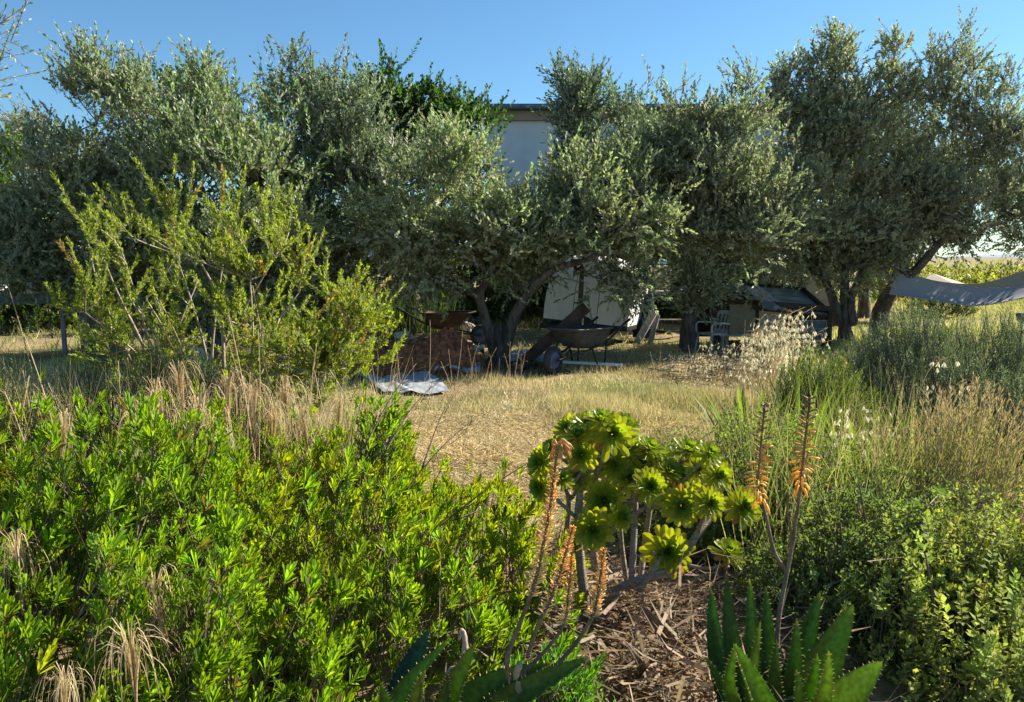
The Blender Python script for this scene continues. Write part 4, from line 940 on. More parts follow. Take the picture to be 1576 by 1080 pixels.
# right side
shoots_bush("grey_green_bush", "large grey green fine leaved bush at the right below the hammock", 1700, hump(3.75, 6.6, 1.45, .95, 1.12, 2.2), (2.2, 5.3), (5.6, 7.6), .038, .0075, needle_c((.17, .215, .115)), K=30, mt='needle', layers=3,
            tpl=LEAF4, tl=.26, ang=(.45, 1.1), lean=A(-.1, 0, 1), rnd=.25, low=.3, stemcol='twig')
shoots_bush("feathery_bush", "fresh green feathery bush in front of the coop corner", 500, hump(2.25, 5.9, .55, .5, .92, 2), (1.6, 2.9), (5.3, 6.5), .04, .008, needle_c((.18, .24, .04)), K=26, mt='needle', layers=3,
            tpl=LEAF4, tl=.24, ang=(.35, .9), lean=A(.15, 0, 1), rnd=.25, low=.25)
shoots_bush("small_leaved_shrub", "tangled small leaved green shrub between the rosettes and the orange spikes", 1500, hump(1.5, 4.5, 1.0, .7, .74, 2), (.4, 2.6), (3.6, 5.3), .034, .015, needle_c((.20, .26, .07)), K=20, mt='soft', layers=4, cluster=6,
            tpl=LEAF4, tl=.22, ang=(.6, 1.3), lean=A(0, 0, .8), rnd=.6, low=.15, drop=.14)
shoots_bush("small_leaved_shrub", "dark small leaved shrub behind the right aloe", 1500, hump(1.75, 3.5, .8, .6, .58, 2), (.9, 2.6), (2.8, 4.2), .028, .012, needle_c((.17, .225, .07)), K=22, mt='soft', layers=4, cluster=8,
            tpl=LEAF4, tl=.20, ang=(.6, 1.3), lean=A(0, 0, .8), rnd=.6, low=.12, drop=.12)
shoots_bush("yellow_leaved_shrub", "crinkly yellow green shrub in the bottom right corner", 1200, hump(1.95, 3.05, .75, .75, .60, 2), (1.1, 2.8), (2.2, 3.9), .036, .024, needle_c((.33, .37, .10)), K=20, mt='soft', layers=4, cluster=7,
            tpl=LEAF5, tl=.16, ang=(.5, 1.4), lean=A(0, 0, 1.3), rnd=.35, low=.12, drop=.12)
# tan broom like plumes at right
def plume():
    c = GP(1480, 4.3); t = thing("broom_grass", c, "dense clump of tan and yellow green upright plumes at the right edge", "ornamental grass"); b = MB(); s = MB(); n = 620
    px = np.clip(rng.normal(1490, 80, n), 1350, 1690); top = 575 + np.abs(px - 1490) * .55 + ru(0, 230, n); Y = ru(3.9, 4.8, n)
    st = np.array([GP(1480 + (x - 1480) * .55, y) for x, y in zip(px, Y)]); e = np.array([P(x, y, yy) for x, y, yy in zip(px, top, Y)]); e[:, 0] += (e[:, 0] - st[:, 0]) * .1
    md = (st + e) / 2 + A(0, 0, .06); s.sticks(st, md, .0028, .002, jit((1, 1, 1), n)); s.sticks(md, e, .002, .001, (1, 1, 1))
    K = 46; f = ru(.05, 1.04, (n, K)); p = md[:, None] + (e - md)[:, None] * f[..., None]; ax = np.repeat(nrm(e - md)[:, None], K, 1)
    d = nrm(ax + rng.normal(size=ax.shape) * .28); hh = np.clip((f - .45) * 2.2, 0, 1)[..., None]
    cc = (A(.30, .31, .09) * (1 - hh) + A(.42, .33, .18) * hh) * ru(.7, 1.25, (n, K, 1)); b.leaves(p.reshape(-1, 3), d.reshape(-1, 3), rdir(n * K), ru(.02, .05, n * K), .0045, LEAF4, cc.reshape(-1, 3))
    b.build("plumes", M['dry'], t); s.build("stems", M['palebark'], t)
plume()
def wisps(x0, x1, Y0_, Y1_, n, hr, cols, label, name="wispy_grass"):
    px = ru(x0, x1, n); Y = ru(Y0_, Y1_, n); p = np.array([GP(a, y) for a, y in zip(px, Y)]); tf = rdir(24) * A(1, .6, 0); p[:, :2] += 0; b = MB()
    d = nrm(np.stack([rng.normal(size=n) * .25, rng.normal(size=n) * .2, np.ones(n)], 1)); p[:, 2] = gh(p[:, 0], p[:, 1])
    c = np.array(cols)[rng.integers(0, len(cols), n)] * ru(.75, 1.25, (n, 1)); b.leaves(p, d, rdir(n), ru(*hr, n), .0055, BLADE, c); tag(b.build(name, M['dry']), label, "grass", kind="stuff")
wisps(1150, 1440, 3.7, 5.4, 900, (.45, 1.0), [(.34, .36, .10), (.42, .38, .18), (.25, .33, .07)], "tall wispy yellow green grass between the orange spikes and the plumes")
wisps(1040, 1200, 4.4, 5.6, 500, (.3, .75), [(.30, .36, .08), (.40, .38, .16)], "short wispy green grass just behind the rosette plant")
wisps(-40, 600, 4.3, 5.9, 1000, (.5, 1.15), [(.45, .38, .20), (.34, .33, .11), (.5, .42, .26)], "tall thin mixed dry and green grass standing behind the bright bush")
# strap leaves
def straps(loc, n, L, wd, col, label, name, spread=.5, tips=None, group=None):
    t = thing(name, loc, label, "plant", group)
    b = MB()
    for i in range(n):
        a = rng.uniform(0, 6.28); o = A(math.cos(a), math.sin(a), 0); l = L * rng.uniform(.6, 1.1); u = np.linspace(0, 1, 8)[:, None]; sp_ = spread * rng.uniform(.3, 1.2)
        pts = A(*loc) + o * (.03 + l * sp_ * u + l * .2 * u ** 2.5) + A(0, 0, 1) * l * (u - .25 * sp_ * u ** 2.5); sd = nrm(np.cross(o, A(0, 0, 1))); wv = wd * (np.sin(np.clip(u * .9 + .1, 0, 1) * math.pi) ** .6 * .9 + .1) * np.where(u > .99, .08, 1)
        V = np.stack([pts - sd * wv / 2, pts + A(0, 0, -wd * .12) , pts + sd * wv / 2], 1).reshape(-1, 3); q = []
        for k in range(7):
            for m_ in (0, 1): q.append([k * 3 + m_, k * 3 + m_ + 1, k * 3 + m_ + 4, k * 3 + m_ + 3])
        b.add(V, np.array(q), jit(col, 1, .25)[0], smooth=True)
    b.build("leaves", M['green'], t)
for k, (px, Y, L, l) in enumerate([(1150, 5.6, .75, "left clump of sword shaped leaves behind the orange flower spikes"), (1240, 5.3, .78, "middle clump of sword shaped leaves behind the right orange flower spike"),
                                (1330, 4.9, .72, "right clump of sword shaped leaves among dry oats")]):
    c = GP(px, Y); straps((c[0], c[1], .08), 26, L, .038, (.13, .20, .035), l, "strap_leaf_plant", .38, group="strap leaved plants")

# ============================================================ DRY GRASSES, OATS
def tuft_proto():
    t = thing("dry_grass_tuft", (0, 0, 0), "x", "dry grass", "dry drooping grass tufts"); b = MB(); n = 46
    for i in range(n):
        a = rng.uniform(0, 6.28); o = A(math.cos(a), math.sin(a), 0); l = rng.uniform(.12, .30); r = rng.uniform(.02, .13)
        pts = curve([(0, 0, -.15), tuple(o * r * .25 + A(0, 0, l * .55)), tuple(o * r * .8 + A(0, 0, l * .65)), tuple(o * r * 1.2 + A(0, 0, l * .35)), tuple(o * r * 1.35 + A(0, 0, -l * .15))], 9)
        sd = nrm(A(-o[1], o[0], rng.normal() * .3)); wv = np.linspace(.0035, .0012, 9)[:, None] * rng.uniform(.7, 1.5)
        V = np.hstack([pts - sd * wv / 2, pts + sd * wv / 2]).reshape(-1, 3); q = [[2 * k, 2 * k + 1, 2 * k + 3, 2 * k + 2] for k in range(8)]; b.add(V, np.array(q), jit((.52, .40, .24), 1, .25)[0])
    b.build("blades", M['dry'], t); return t
tp = [tuft_proto() for _ in range(3)]; used = [False] * 3
TF = [(305, 640, 4.0, 1.6), (322, 665, 3.9, 1.3), (240, 610, 4.5, 1.3), (205, 640, 4.2, 1.2), (390, 615, 4.6, 1.4), (440, 600, 4.7, 1.2), (240, 920, 2.4, .85), (255, 950, 2.35, .7), (30, 860, 2.5, .8), (205, 1010, 2.1, .85), (215, 720, 3.4, .9),
      (420, 640, 4.4, 1.2), (520, 620, 4.6, 1.1), (280, 590, 4.8, 1.5), (95, 660, 3.9, 1.1), (470, 640, 4.3, 1.0), (350, 600, 4.7, 1.4), (590, 640, 4.5, 1.0), (100, 1060, 1.9, .6)]
TW = ["", "just right of the tallest tuft in the bright bush", "at the bush's top edge below the pale shrub stems", "left of the tallest tuft near the top of the bush", "below the right side of the yellow green shrub", "under the lowest right shoots of the yellow green shrub", "",
      "just below the drooping tuft in the lower left bush", "", "", "in the middle of the left half of the bright bush", "at the back edge of the bright bush right of centre", "at the far right end of the bush's back edge", "standing farthest back under the yellow green shrub",
      "at the left end beside the dark fine leaved bush", "between the bush and the plastic sheet", "behind the bright bush right below the boulder", "nearest the clearing beside the bush edge", "at the very bottom left corner"]
TL = {0: "tallest hanging straw coloured grass tuft in the upper middle of the bright bush", 6: "drooping tan grass tuft in the lower left part of the bright bush", 8: "faded grass tuft at the left edge low in the bush", 9: "wiry dry tuft near the bottom left of the bright bush"}
for i, (px, py, Y, s_) in enumerate(TF):
    s_ = s_ * (.85 if Y > 3.6 else 1); py += 5
    k = i % 3; q = P(px, py + 25, Y); l = TL.get(i) or "tan drooping dry tuft " + TW[i]
    o = tp[k] if not used[k] else dup(tp[k], q, label=l)
    used[k] = True; o.location = tuple(q); o.scale = (s_, s_, s_); o.rotation_euler = (rng.uniform(-.15, .15), rng.uniform(-.15, .15), rng.uniform(0, 6)); o["label"] = l
def stalk_proto(h, kind):
    t = thing("dry_stalk", (0, 0, 0), "x", "dry stalk", "thin dry stalks"); b = MB()
    bend = rng.uniform(-.18, .18); pts = curve([(0, 0, 0), (bend * .2, 0, h * .4), (bend * .5, .02, h * .75), (bend, .03, h)], 9); b.tube(pts, np.linspace(.0042, .0018, 9), 5, col=(.55, .44, .28))
    if kind:
        for k in range(6):
            p = pts[rng.integers(4, 9)]; d = nrm(rng.normal(size=3) + A(0, 0, 1.2)); b.tube([p, p + d * .07 * h], [.0016, .0008], 4, col=(.5, .4, .25))
    b.build("stem", M['dry'], t); return t
sp = [stalk_proto(h, k) for h, k in ((.7, 0), (.9, 1), (1.1, 0), (.8, 1))]; us = [False] * 4
ST = []
for i in range(46):
    px = rng.uniform(20, 560); Y = rng.uniform(4.2, 5.6); ST.append((px, Y, rng.uniform(.8, 1.35), rng.uniform(-.45, .1)))
for i in range(34):
    px = rng.uniform(560, 830); Y = rng.uniform(6.5, 9.5); ST.append((px, Y, rng.uniform(.4, 1.0), rng.uniform(-.15, .15)))
for i in range(14):
    px = rng.uniform(1000, 1240); Y = rng.uniform(7, 10); ST.append((px, Y, rng.uniform(.5, .9), rng.uniform(-.15, .15)))
for i, (px, Y, s_, ln) in enumerate(ST):
    k = i % 4; q = GP(px, Y); q[2] = float(gh(q[0], q[1])) - .01
    l = ("thin leaning dry stalk rising out of the left bushes" if i < 46 else "thin upright dry stalk before the soil heap" if i < 80 else "thin upright dry stalk at the back of the clearing before the coop")
    o = sp[k] if not us[k] else dup(sp[k], q, label=l); us[k] = True; o["label"] = l; o["group"] = ["thin dry stalks in the left bushes", "thin dry stalks before the soil heap", "thin dry stalks before the coop"][0 if i < 46 else 1 if i < 80 else 2]
    o.location = tuple(q); o.scale = (s_ * 1.0,) * 3; o.rotation_euler = (rng.uniform(-.1, .1), ln, rng.uniform(-.4, .4))
def oat_proto(h, n):
    b = MB(); e = b; bend = rng.uniform(.05, .18)
    pts = curve([(0, 0, 0), (0, 0, h * .5), (bend * .4, 0, h * .85), (bend * 1.3, 0, h * .98)], 12); b.tube(pts, np.linspace(.003, .0012, 12), 5, col=(.62, .52, .32))
    for k in range(n):
        f = rng.uniform(.55, 1); p = pts[int(f * 11)]; o = A(rng.normal(), rng.normal() * .7, 0) * .03; j = p + o + A(0, 0, .02); en = j + o * .5 + A(0, 0, -.03)
        b.tube(curve([p, j, en], 5), .0007, 3, col=(.6, .5, .3))
        for s2 in (-1, 1, 0): e.leaves(en[None], nrm(A(s2 * .30 + o[0] * 8, s2 * .1 + o[1] * 4, -1))[None], A(.3, 1, .1)[None] + rng.normal(size=(1, 3)) * .5, A(rng.uniform(.024, .036)), A(.0052), CUP, A(.74, .71, .56)[None] * rng.uniform(.75, 1.15))
    return tag(b.build("wild_oat", M['dry']), "x", "wild oat", "wild oats")
op = [oat_proto(h, n) for h, n in ((.62, 12), (.75, 15), (.55, 9), (.68, 13))]; uo = [False] * 4
OT = [(758 + rng.uniform(-8, 14), 6.4, .85, 0) for _ in range(5)]
OT += [(rng.normal(1178, 36), rng.uniform(7.0, 8.4), rng.uniform(1.1, 1.6), 1) for _ in range(60)]
OT += [(rng.uniform(1030, 1110), rng.uniform(8, 9.5), rng.uniform(.8, 1.1), 1) for _ in range(14)]
OT += [(rng.uniform(1285, 1350), rng.uniform(4.3, 4.9), rng.uniform(.9, 1.15), 2) for _ in range(7)]
OT += [(rng.uniform(1380, 1450), rng.uniform(5.6, 6.2), rng.uniform(1.25, 1.5), 3) for _ in range(3)]
LB = ["pale wild oat nodding over the sunny straw left of the rosette plant", "whitish wild oat in the bright stand before the coop", "pale wild oat among the sword shaped leaves at right", "white seeded wild oat in front of the grey green bush"]
for i, (px, Y, s_, g) in enumerate(OT):
    k = i % 4; q = GP(px, Y); q[2] = float(gh(q[0], q[1])); o = op[k] if not uo[k] else dup(op[k], q)
    uo[k] = True; o.location = tuple(q); o.scale = (s_,) * 3; o.rotation_euler = (rng.uniform(-.1, .1), rng.uniform(-.15, .15), rng.uniform(-.9, .9)); o["label"] = LB[g]; o["group"] = "wild oats: " + ["left", "before the coop", "at right", "by the grey green bush"][g]

# ============================================================ AEONIUM (tree with rosettes)
def aeonium():
    Y0 = 3.45; base = GP(915, Y0, .05); t = thing("rosette_succulent", base, "branching succulent with many round yellow green leaf rosettes", "succulent")
    Rz = [(875, 660, 50, -.5, .6), (905, 655, 62, -.2, .9), (942, 668, 74, .15, .3), (832, 712, 56, -1.2, .3), (832, 748, 48, -1.2, .0), (983, 712, 76, .2, .7), (1012, 702, 60, .6, .8), (1050, 737, 62, .0, .15),
          (1105, 731, 54, .3, .3), (930, 770, 64, -.15, .15), (912, 815, 66, -.1, .1), (955, 795, 46, .8, .5), (1000, 748, 58, .2, .4), (1048, 778, 62, .0, .1), (1092, 774, 52, .2, .25), (1027, 848, 78, .0, .2), (1122, 850, 56, .2, 1.0),
          (1142, 780, 62, .3, .3), (1058, 692, 52, .2, 1.1), (1092, 698, 44, .3, .6), (866, 738, 38, .2, .8), (965, 690, 60, .1, .8), (915, 690, 56, -.3, .5), (890, 640 + 30, 50, -.2, 1.2), (1030, 725, 50, .4, .8), (970, 735, 50, 0, .5), (850, 690, 44, -.6, .7), (925, 645, 50, .1, 1.3), (962, 655, 52, .4, .9), (1000, 690, 48, .3, .9), (895, 700, 52, -.3, .3), (945, 715, 54, .1, .25), (1075, 720, 46, .2, .4), (1020, 760, 48, -.1, .3), (1075, 700, 44, .3, 1.2), (890, 735, 44, -.2, .4)]
    wood = MB()
    J = {'trunk': P(915, 700, Y0), 'left': P(885, 740, Y0)}
    def T(pts, r0, r1, nn=12): wood.tube(curve([P(*p) for p in pts], nn), np.linspace(r0, r1, nn), 9, rough=.08)
    T([(905, 960, Y0), (895, 880, Y0), (890, 800, Y0), (895, 740, Y0), (905, 700, Y0)], .024, .013)
    T([(920, 950, Y0), (918, 880, Y0 + .05), (908, 800, Y0 + .05), (915, 740, Y0 + .05), (930, 700, Y0)], .020, .012)
    T([(918, 935, Y0 - .05), (955, 905, Y0 - .08), (1000, 888, Y0 - .1), (1040, 872, Y0 - .05), (1075, 820, Y0), (1110, 780, Y0 + .1)], .026, .013, 14)
    T([(975, 900, Y0 - .08), (985, 905, Y0 - .12), (1000, 885, Y0 - .12), (1018, 855, Y0 - .08)], .018, .009)
    T([(972, 898, Y0 - .08), (975, 840, Y0 - .05), (978, 780, Y0), (975, 740, Y0)], .016, .011); T([(985, 895, Y0 - .06), (992, 840, Y0), (1002, 770, Y0)], .015, .011)
    T([(965, 900, Y0), (958, 850, Y0), (955, 810, Y0)], .013, .009)
    T([(870, 900, Y0 + .1), (872, 830, Y0 + .1), (876, 770, Y0 + .1), (866, 745, Y0)], .018, .01); T([(905, 700, Y0), (885, 680, Y0 + .1), (870, 675, Y0 + .1)], .014, .01)
    T([(1110, 780, Y0 + .1), (1125, 772, Y0 + .1), (1138, 775, Y0 + .05)], .018, .010); T([(1060, 870, Y0 + .1), (1090, 875, Y0 + .05), (1120, 868, Y0)], .009, .006)
    hubs = [P(900, 720, Y0), P(930, 700, Y0), P(978, 770, Y0), P(1002, 775, Y0), P(1075, 820, Y0), P(1110, 780, Y0 + .1), P(890, 800, Y0), P(1005, 850, Y0 - .1), P(875, 770, Y0 + .1), P(1120, 872, Y0)]
    proto = []
    for (px, py, dia, tx, up) in Rz:
        Y = Y0 + rng.uniform(-.16, .14) - .06 * (up < .35); c = P(px, py, Y); r = m(dia, Y) / 2 * 1.06
        ax = nrm(A(tx, -1, up * .9 + .12) if up < .6 else A(tx, -.55, up)); u = nrm(np.cross(ax, A(0, 0, 1))); v = np.cross(u, ax)
        b = MB(); n = int(rng.integers(46, 66)); k = np.arange(n); f = (k / (n - 1)); th = k * 2.39996
        radial = np.cos(th)[:, None] * u + np.sin(th)[:, None] * v; el = (1.35 * (1 - f) ** 1.1 - .22 * f)[:, None] + rng.uniform(-.08, .08, (n, 1))
        d = radial * np.cos(el) + ax * np.sin(el); nn = ax * np.cos(el) - radial * np.sin(el); L = r * (.30 + .80 * f ** .7) * ru(.9, 1.08, n); st = c - ax * (r * .10) * f[:, None] + radial * .004
        cc = A(.09, .19, .03) * (1 - f[:, None]) + A(.33, .36, .035) * f[:, None]; cc = cc * ru(.85, 1.15, (n, 1))
        b.leaves(st, d, nn, L, L * .30 + r * .035, SPAT, np.where((rng.random((n, 1)) < .06) & (f[:, None] > .7), A(.30, .17, .05), cc)); b.build("rosette", M['rosette'], t)
        h = min(hubs, key=lambda q: np.linalg.norm(q - c) + (0.3 if q[2] > c[2] + .02 else 0)); wood.tube(curve([h, (h + c) / 2 - ax * .03 + A(0, 0, -.02), c - ax * r * .12], 7), np.linspace(.009, .008, 7), 8)
    wood.build("branches", M['stembark'], t)
aeonium()

# ============================================================ ALOES
def aloe_leaf(b, tb, base, mid, tip, wd, col, th=.25, teeth=True, facing=None, wprof=None):
    """thick channelled leaf along base-mid-tip with marginal teeth"""
    n = 22; pts = curve([base, mid, tip], n); tg = nrm(np.gradient(pts, axis=0)); fc = facing if facing is not None else A(0, -.6, .8)
    sd = nrm(np.cross(tg, fc)); nm = np.cross(sd, tg); u = np.linspace(0, 1, n); w_ = wd * np.clip(1 - u, 0, 1) ** .78 * (.92 + .45 * np.sin(u * 2.4)) + .0012
    V = []
    ks = np.linspace(-1, 1, 7)
    for s_ in ks: V.append(pts + sd * (w_ / 2 * s_)[:, None] + nm * (w_ * .30 * s_ * s_)[:, None])
    for s_ in ks[::-1][1:-1]: V.append(pts + sd * (w_ / 2 * s_ * .96)[:, None] + nm * (w_ * (.30 * s_ * s_ - th * (1 - s_ * s_)))[:, None])
    k = len(V); V = np.stack(V, 1).reshape(-1, 3); i = np.arange(n - 1)[:, None] * k; j = np.arange(k)[None]; jj = (j + 1) % k
    c = np.repeat(np.tile(A(*col), (n, 1)) * (1 + .35 * (u[:, None] - .4)) + np.clip(u[:, None] - .93, 0, 1) * A(3.2, 1.3, .5) * rng.uniform(.3, 1.6), k, 0) * (1 + .0)
    b.add(V, [np.stack([i + j, i + j + k, i + jj + k, i + jj], -1).reshape(-1, 4)], np.clip(c, 0, .8), smooth=True)
    if teeth:
        m_ = 20; uu = np.clip(np.linspace(.12, .93, m_) + rng.uniform(-.015, .015, m_), .05, .95); I = uu * (n - 1); a0 = I.astype(int); fr = (I - a0)[:, None]
        for s_ in (-1, 1):
            e = pts + sd * (w_ / 2 * s_)[:, None] + nm * (w_ * .30)[:, None]; p = e[a0] * (1 - fr) + e[np.minimum(a0 + 1, n - 1)] * fr
            dd = nrm(sd[a0] * s_ + tg[a0] * .35 + nm[a0] * .2); tb.sticks(p - dd * .003, p + dd * .0055, .0024, .0004, (.62, .50, .22))
def aloe(name, base, leaves_, label, Y0, tipc=None):
    t = thing(name, base, label, "aloe")
    for L in leaves_:
        b = MB(); tb = MB(); (bx, by), (mx, my), (tx, ty), wpx, dy, col = L[:6]
        aloe_leaf(b, tb, P(bx, by, Y0 + dy * .3), P(mx, my, Y0 + dy * .7), P(tx, ty, Y0 + dy), m(wpx * rng.uniform(.9, 1.15), Y0), tuple(np.array(col) * rng.uniform(.8, 1.15)), facing=L[6] if len(L) > 6 else None)
        o = b.build("leaf", M['aloe'], t); tb.build("teeth", M['dry'], o, org=A(*t.location))
    return t
GA, GB, GC, GD = (.095, .15, .022), (.14, .20, .028), (.07, .125, .025), (.19, .22, .035)
Ya = 2.35
aloe("aloe_plant", A(*P(1195, 1150, Ya)), [
    ((1150, 1150), (1105, 1030), (1093, 903), 44, .25, GC), ((1170, 1150), (1128, 1020), (1117, 880), 52, .2, GC), ((1185, 1150), (1160, 1030), (1153, 890), 44, .30, GA), ((1195, 1150), (1182, 1020), (1178, 902), 46, .3, GA),
    ((1190, 1150), (1155, 1080), (1170, 955), 30, .05, GD), ((1170, 1160), (1122, 1070), (1133, 990), 34, -.05, GB), ((1200, 1150), (1190, 1060), (1195, 985), 34, .05, GA), ((1215, 1150), (1225, 1040), (1262, 910), 74, .3, GA),
    ((1215, 1160), (1250, 1060), (1313, 930), 90, .2, GB), ((1205, 1150), (1218, 1050), (1226, 952), 38, .1, GA), ((1220, 1160), (1240, 1090), (1258, 1005), 38, -.05, GB), ((1215, 1170), (1262, 1080), (1275, 1000), 34, -.1, GD),
    ((1215, 1180), (1290, 1095), (1358, 1018), 82, -.05, GD, A(-.3, -.6, .8)), ((1190, 1180), (1170, 1090), (1128, 990), 52, -.15, GB), ((1200, 1180), (1225, 1110), (1225, 1030), 40, -.15, GA), ((1170, 1180), (1140, 1120), (1085, 1010), 50, .1, GC)],
     "green toothed aloe rosette at the bottom right below the orange flower spikes", Ya)
Yb = 2.25
aloe_b = aloe("aloe_plant", A(*P(690, 1140, Yb)), [
    ((670, 1150), (700, 1060), (733, 988), 48, .0, GB), ((640, 1160), (625, 1070), (660, 968), 74, .25, (.03, .075, .055)), ((650, 1160), (610, 1090), (690, 985), 44, .1, GA), ((680, 1150), (740, 1065), (850, 1020), 50, .1, GA, A(0, -.7, .7)),
    ((690, 1160), (790, 1075), (905, 1012), 66, .05, GA, A(0, -.8, .6)), ((650, 1170), (640, 1090), (655, 1030), 34, -.05, GD), ((640, 1170), (600, 1100), (585, 1050), 40, -.05, GA), ((660, 1160), (680, 1090), (690, 1035), 34, .0, GC), ((700, 1170), (760, 1110), (800, 1090), 50, -.1, GB)],
     "dark green toothed aloe half covered by the bright bush at the bottom centre", Yb)
# dried curl on a leaf tip
b = MB(); b.tube(curve([P(706, 985, 2.3), P(712, 970, 2.28), P(716, 1000, 2.27), P(708, 1025, 2.27), P(692, 1032, 2.28), P(688, 1045, 2.3), P(700, 1042, 2.28)], 22), np.r_[np.linspace(.004, .010, 8), np.linspace(.010, .005, 14)], 7, rough=.2)
b.build("dried_tip", M['palebark'], aloe_b)["label"] = "curled grey dried leaf tip" 

def florets(b, pts, r, n, f0, f1, L, col_top, col_bot, droop=1.0, wd=.006, spent=False):
    """tube florets round an axis"""
    k = np.arange(n); f = f0 + (f1 - f0) * k / (n - 1); I = f * (len(pts) - 1); a0 = np.minimum(I.astype(int), len(pts) - 2); fr = (I - a0)[:, None]
    c = pts[a0] * (1 - fr) + pts[a0 + 1] * fr; th = k * 2.4 + rng.uniform(-.8, .8, n); o = np.stack([np.cos(th), np.sin(th), th * 0], 1); g = ((k / (n - 1)))
    for i in range(n):
        q = 1 - g[i]; dr = droop * q; l = L * (1 - .55 * g[i] ** 2) * rng.uniform(.6, 1.2); dr = dr * dr * 1.4; d1 = nrm(o[i] + A(0, 0, .5 - 1.0 * dr)); e1 = c[i] + d1 * l * .4; d2 = nrm(o[i] * (1 - .6 * dr) + A(0, 0, .5 - 2.2 * dr)); e2 = e1 + d2 * l * .6
        col = np.array(col_top) * g[i] + np.array(col_bot) * q; col = col * rng.uniform(.75, 1.25)
        b.tube([c[i], e1, (e1 + e2) / 2, e2], [wd * .25, wd * .45, wd * .6, wd * .35], 5, col=col)
def spike_stalk(name, label, stalk, Y, spike_f, r0, group, L=.03, ct=(.30, .10, .05), cb=(.62, .28, .05), n=110, droop=1.0, wd=.006, tuft=None, mt='redstem', branches=None):
    pts = curve([P(*p) for p in stalk], 40); t = thing(name, pts[0], label, "flower stalk", group); b = MB(); b.tube(pts, np.linspace(r0, r0 * .45, 40), 8, rough=.08)
    for br in (branches or []): q = curve([P(*p) for p in br], 14); b.tube(q, np.linspace(r0 * .6, r0 * .35, 14), 7)
    b.build("stem", M[mt], t); b = MB(); florets(b, pts, .01, n, spike_f, .995, L, ct, cb, droop, wd); b.build("florets", M['floret'], t)
    if tuft:
        b = MB(); 
        for _ in range(14):
            e = pts[-1] + A(rng.uniform(-.03, .05), rng.uniform(-.03, .03), rng.uniform(-.05, .01)); b.tube(curve([pts[-1] + A(0, 0, -.01), (pts[-1] + e) / 2 + A(0, 0, .015), e], 5), [.003, .004, .005, .004, .001], 5, col=(.55, .33, .12))
        b.build("spent_flowers", M['floret'], t)
Gs = "orange flower spikes of the right aloe"
spike_stalk("flower_spike", "left one of the two orange aloe flower spikes, curving from the fork", [(1210, 878, 2.62), (1192, 850, 2.62), (1180, 800, 2.63), (1168, 750, 2.64), (1170, 700, 2.64), (1177, 622, 2.64)], 2.6, .50, .0075, Gs, L=.050, n=66, wd=.0065, cb=(.95, .62, .12), ct=(.26, .15, .09), droop=.75)
spike_stalk("flower_spike", "right one of the two orange aloe flower spikes, on the long main stalk", [(1195, 1000, 2.55), (1200, 940, 2.58), (1212, 878, 2.62), (1222, 820, 2.62), (1232, 750, 2.62), (1238, 690, 2.62), (1247, 612, 2.62)], 2.6, .66, .009, Gs, L=.054, n=66, wd=.0065, cb=(.95, .58, .10), ct=(.28, .17, .09), droop=.75,
            branches=[[(1212, 878, 2.62), (1218, 830, 2.62), (1212, 790, 2.61), (1214, 762, 2.61)]])
Gd = "dried flower spikes of the bottom aloe"
DT = dict(ct=(.80, .46, .10), cb=(.85, .70, .38), droop=.2, wd=.0036)
spike_stalk("dried_flower_spike", "tallest dried aloe spike topped with orange withered flowers", [(795, 1075, 2.3), (780, 1020, 2.3), (800, 960, 2.3), (822, 900, 2.3), (838, 830, 2.31), (850, 760, 2.32), (858, 684, 2.33)], 2.3, .45, .0085, Gd, L=.032, n=300, tuft=True, **DT)
spike_stalk("dried_flower_spike", "second dried aloe spike leaning right behind the tallest", [(812, 1010, 2.32), (825, 970, 2.33), (850, 915, 2.34), (868, 860, 2.34), (882, 810, 2.35)], 2.3, .35, .007, Gd, L=.030, n=170, **DT)
spike_stalk("dried_flower_spike", "shortest orange brown dried aloe spike in the middle", [(800, 1040, 2.3), (840, 1000, 2.34), (868, 960, 2.36), (875, 910, 2.36), (880, 855, 2.36)], 2.3, .50, .006, Gd, L=.026, n=150, **DT)
spike_stalk("dried_flower_spike", "rightmost dried aloe spike on a long leaning brown stalk", [(800, 1070, 2.3), (850, 1030, 2.34), (890, 985, 2.38), (915, 940, 2.4), (924, 890, 2.4), (928, 845, 2.4)], 2.3, .55, .0085, Gd, L=.028, n=210, **DT)
b = MB(); b.tube(curve([P(800, 1100, 2.3), P(798, 1060, 2.3), P(795, 1040, 2.3), P(800, 1020, 2.29)], 10), np.linspace(.016, .009, 10), 8, rough=.15)
tag(b.build("old_stalk_stump", M['palebark'], org=P(800, 1100, 2.3)), "knotted pale stump where the dried spikes branch off", "plant stump")

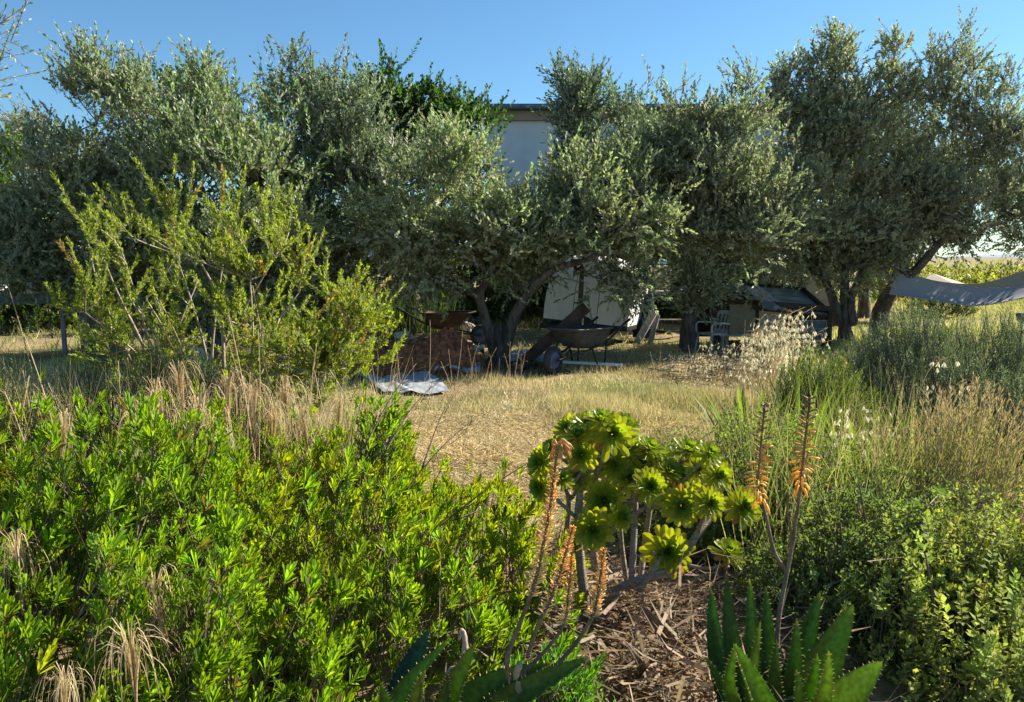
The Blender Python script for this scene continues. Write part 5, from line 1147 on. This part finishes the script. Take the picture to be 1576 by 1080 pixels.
# ---- litter of dry leaves, dry fallen aloe leaf
def litter():
    n = 8500; x = rng.normal(.52, .34, n); y = ru(2.2, 4.3, n); z = gh(x, y) + ru(0, .10, n) * rng.random(n); p = np.stack([x, y, z], 1); d = nrm(np.stack([rng.normal(size=n), rng.normal(size=n), rng.normal(size=n) * .22], 1)); b = MB()
    c = np.array([(.19, .11, .07), (.28, .19, .12), (.11, .06, .04), (.40, .32, .22)])[rng.integers(0, 4, n)] * ru(.7, 1.2, (n, 1))
    q = 260; lp = np.stack([rng.normal(.55, .3, q), ru(2.2, 3.7, q), ru(.05, .16, q)], 1); lp[:, 2] += gh(lp[:, 0], lp[:, 1]); ld = nrm(np.stack([rng.normal(size=q), rng.normal(size=q), rng.normal(size=q) * .3], 1))
    b.leaves(lp, ld, nrm(A(0, 0, 1) + rng.normal(size=(q, 3)) * .6), ru(.15, .34, q), ru(.006, .02, q), BLADE, jit((.36, .27, .19), q, .35))
    b.leaves(p, d, nrm(A(0, 0, 1) + rng.normal(size=(n, 3)) * .5), ru(.015, .12, n) * ru(.4, 1, n), ru(.002, .015, n), CUP, c); tag(b.build("leaf_litter", M['dry']), "brown dry leaf litter under the rosette plant", "leaf litter", kind="stuff")
litter()
def fallen(a, mid, e, Y, wpx, label, dz=0):
    b = MB(); tb = MB(); aloe_leaf(b, tb, P(*a, Y), P(*mid, Y - .1), P(*e, Y - .2), m(wpx, Y), (.16, .12, .09), th=.12, teeth=False); tag(b.build("dead_aloe_leaf", M['dry'], org=P(*a, Y)), label, "dead leaf", "dead aloe leaves")
fallen((1090, 1110), (1040, 1020), (985, 930), 3.1, 52, "long grey brown dead leaf leaning across the litter left of the aloe")
for i, (a, mm_, e, wp, l) in enumerate([((1000, 1090), (985, 1030), (960, 985), 22, "dead brown leaf standing in the litter below the rosette trunk"), ((960, 1080), (985, 1040), (1010, 1010), 18, "short dead leaf pointing right in the litter"), ((930, 1085), (960, 1060), (975, 1020), 18, "dead leaf nearest the green tuft in the litter"),
                                    ((1060, 1090), (1020, 1065), (965, 1050), 26, "wide dead leaf lying flat at the bottom of the litter")]):
    fallen(a, mm_, e, 2.9, wp, l)
# bare dark twigs of the bush leaning out to the right
WL = ["long bare twig rising from the bush towards the rosette plant", "bare twig pointing up over the bush edge at the straw", "short steep bare twig left of the straw clearing", "low nearly flat bare twig reaching right above the bush",
      "tall bare twig pointing at the plastic sheet", "longest bare twig crossing the right flank of the bush", "bare twig just left of the steep short one", "lowest bare twig, close behind the tallest dried spike"]
def wands():
    for i, (a, e) in enumerate([((640, 840), (850, 690)), ((620, 760), (735, 640)), ((650, 720), (700, 600)), ((700, 800), (835, 770)), ((560, 690), (640, 560)), ((600, 860), (800, 740)), ((590, 700), (668, 590)), ((720, 850), (870, 800))]):
        st = P(*a, 3.6); en = P(*e, 3.9); b = MB(); b.tube(curve([st, (st + en) / 2 + A(0, 0, .03), en], 9), np.linspace(.005, .0015, 9), 5)
        for k in range(7):
            f = rng.uniform(.4, 1); q = st + (en - st) * f; b.tube([q, q + A(rng.uniform(0, .08), 0, rng.uniform(0, .07))], [.0015, .0007], 4)
        tag(b.build("bare_twig", M['redstem'], org=st), WL[i], "twig", "bare twigs of the bright bush")
wands()
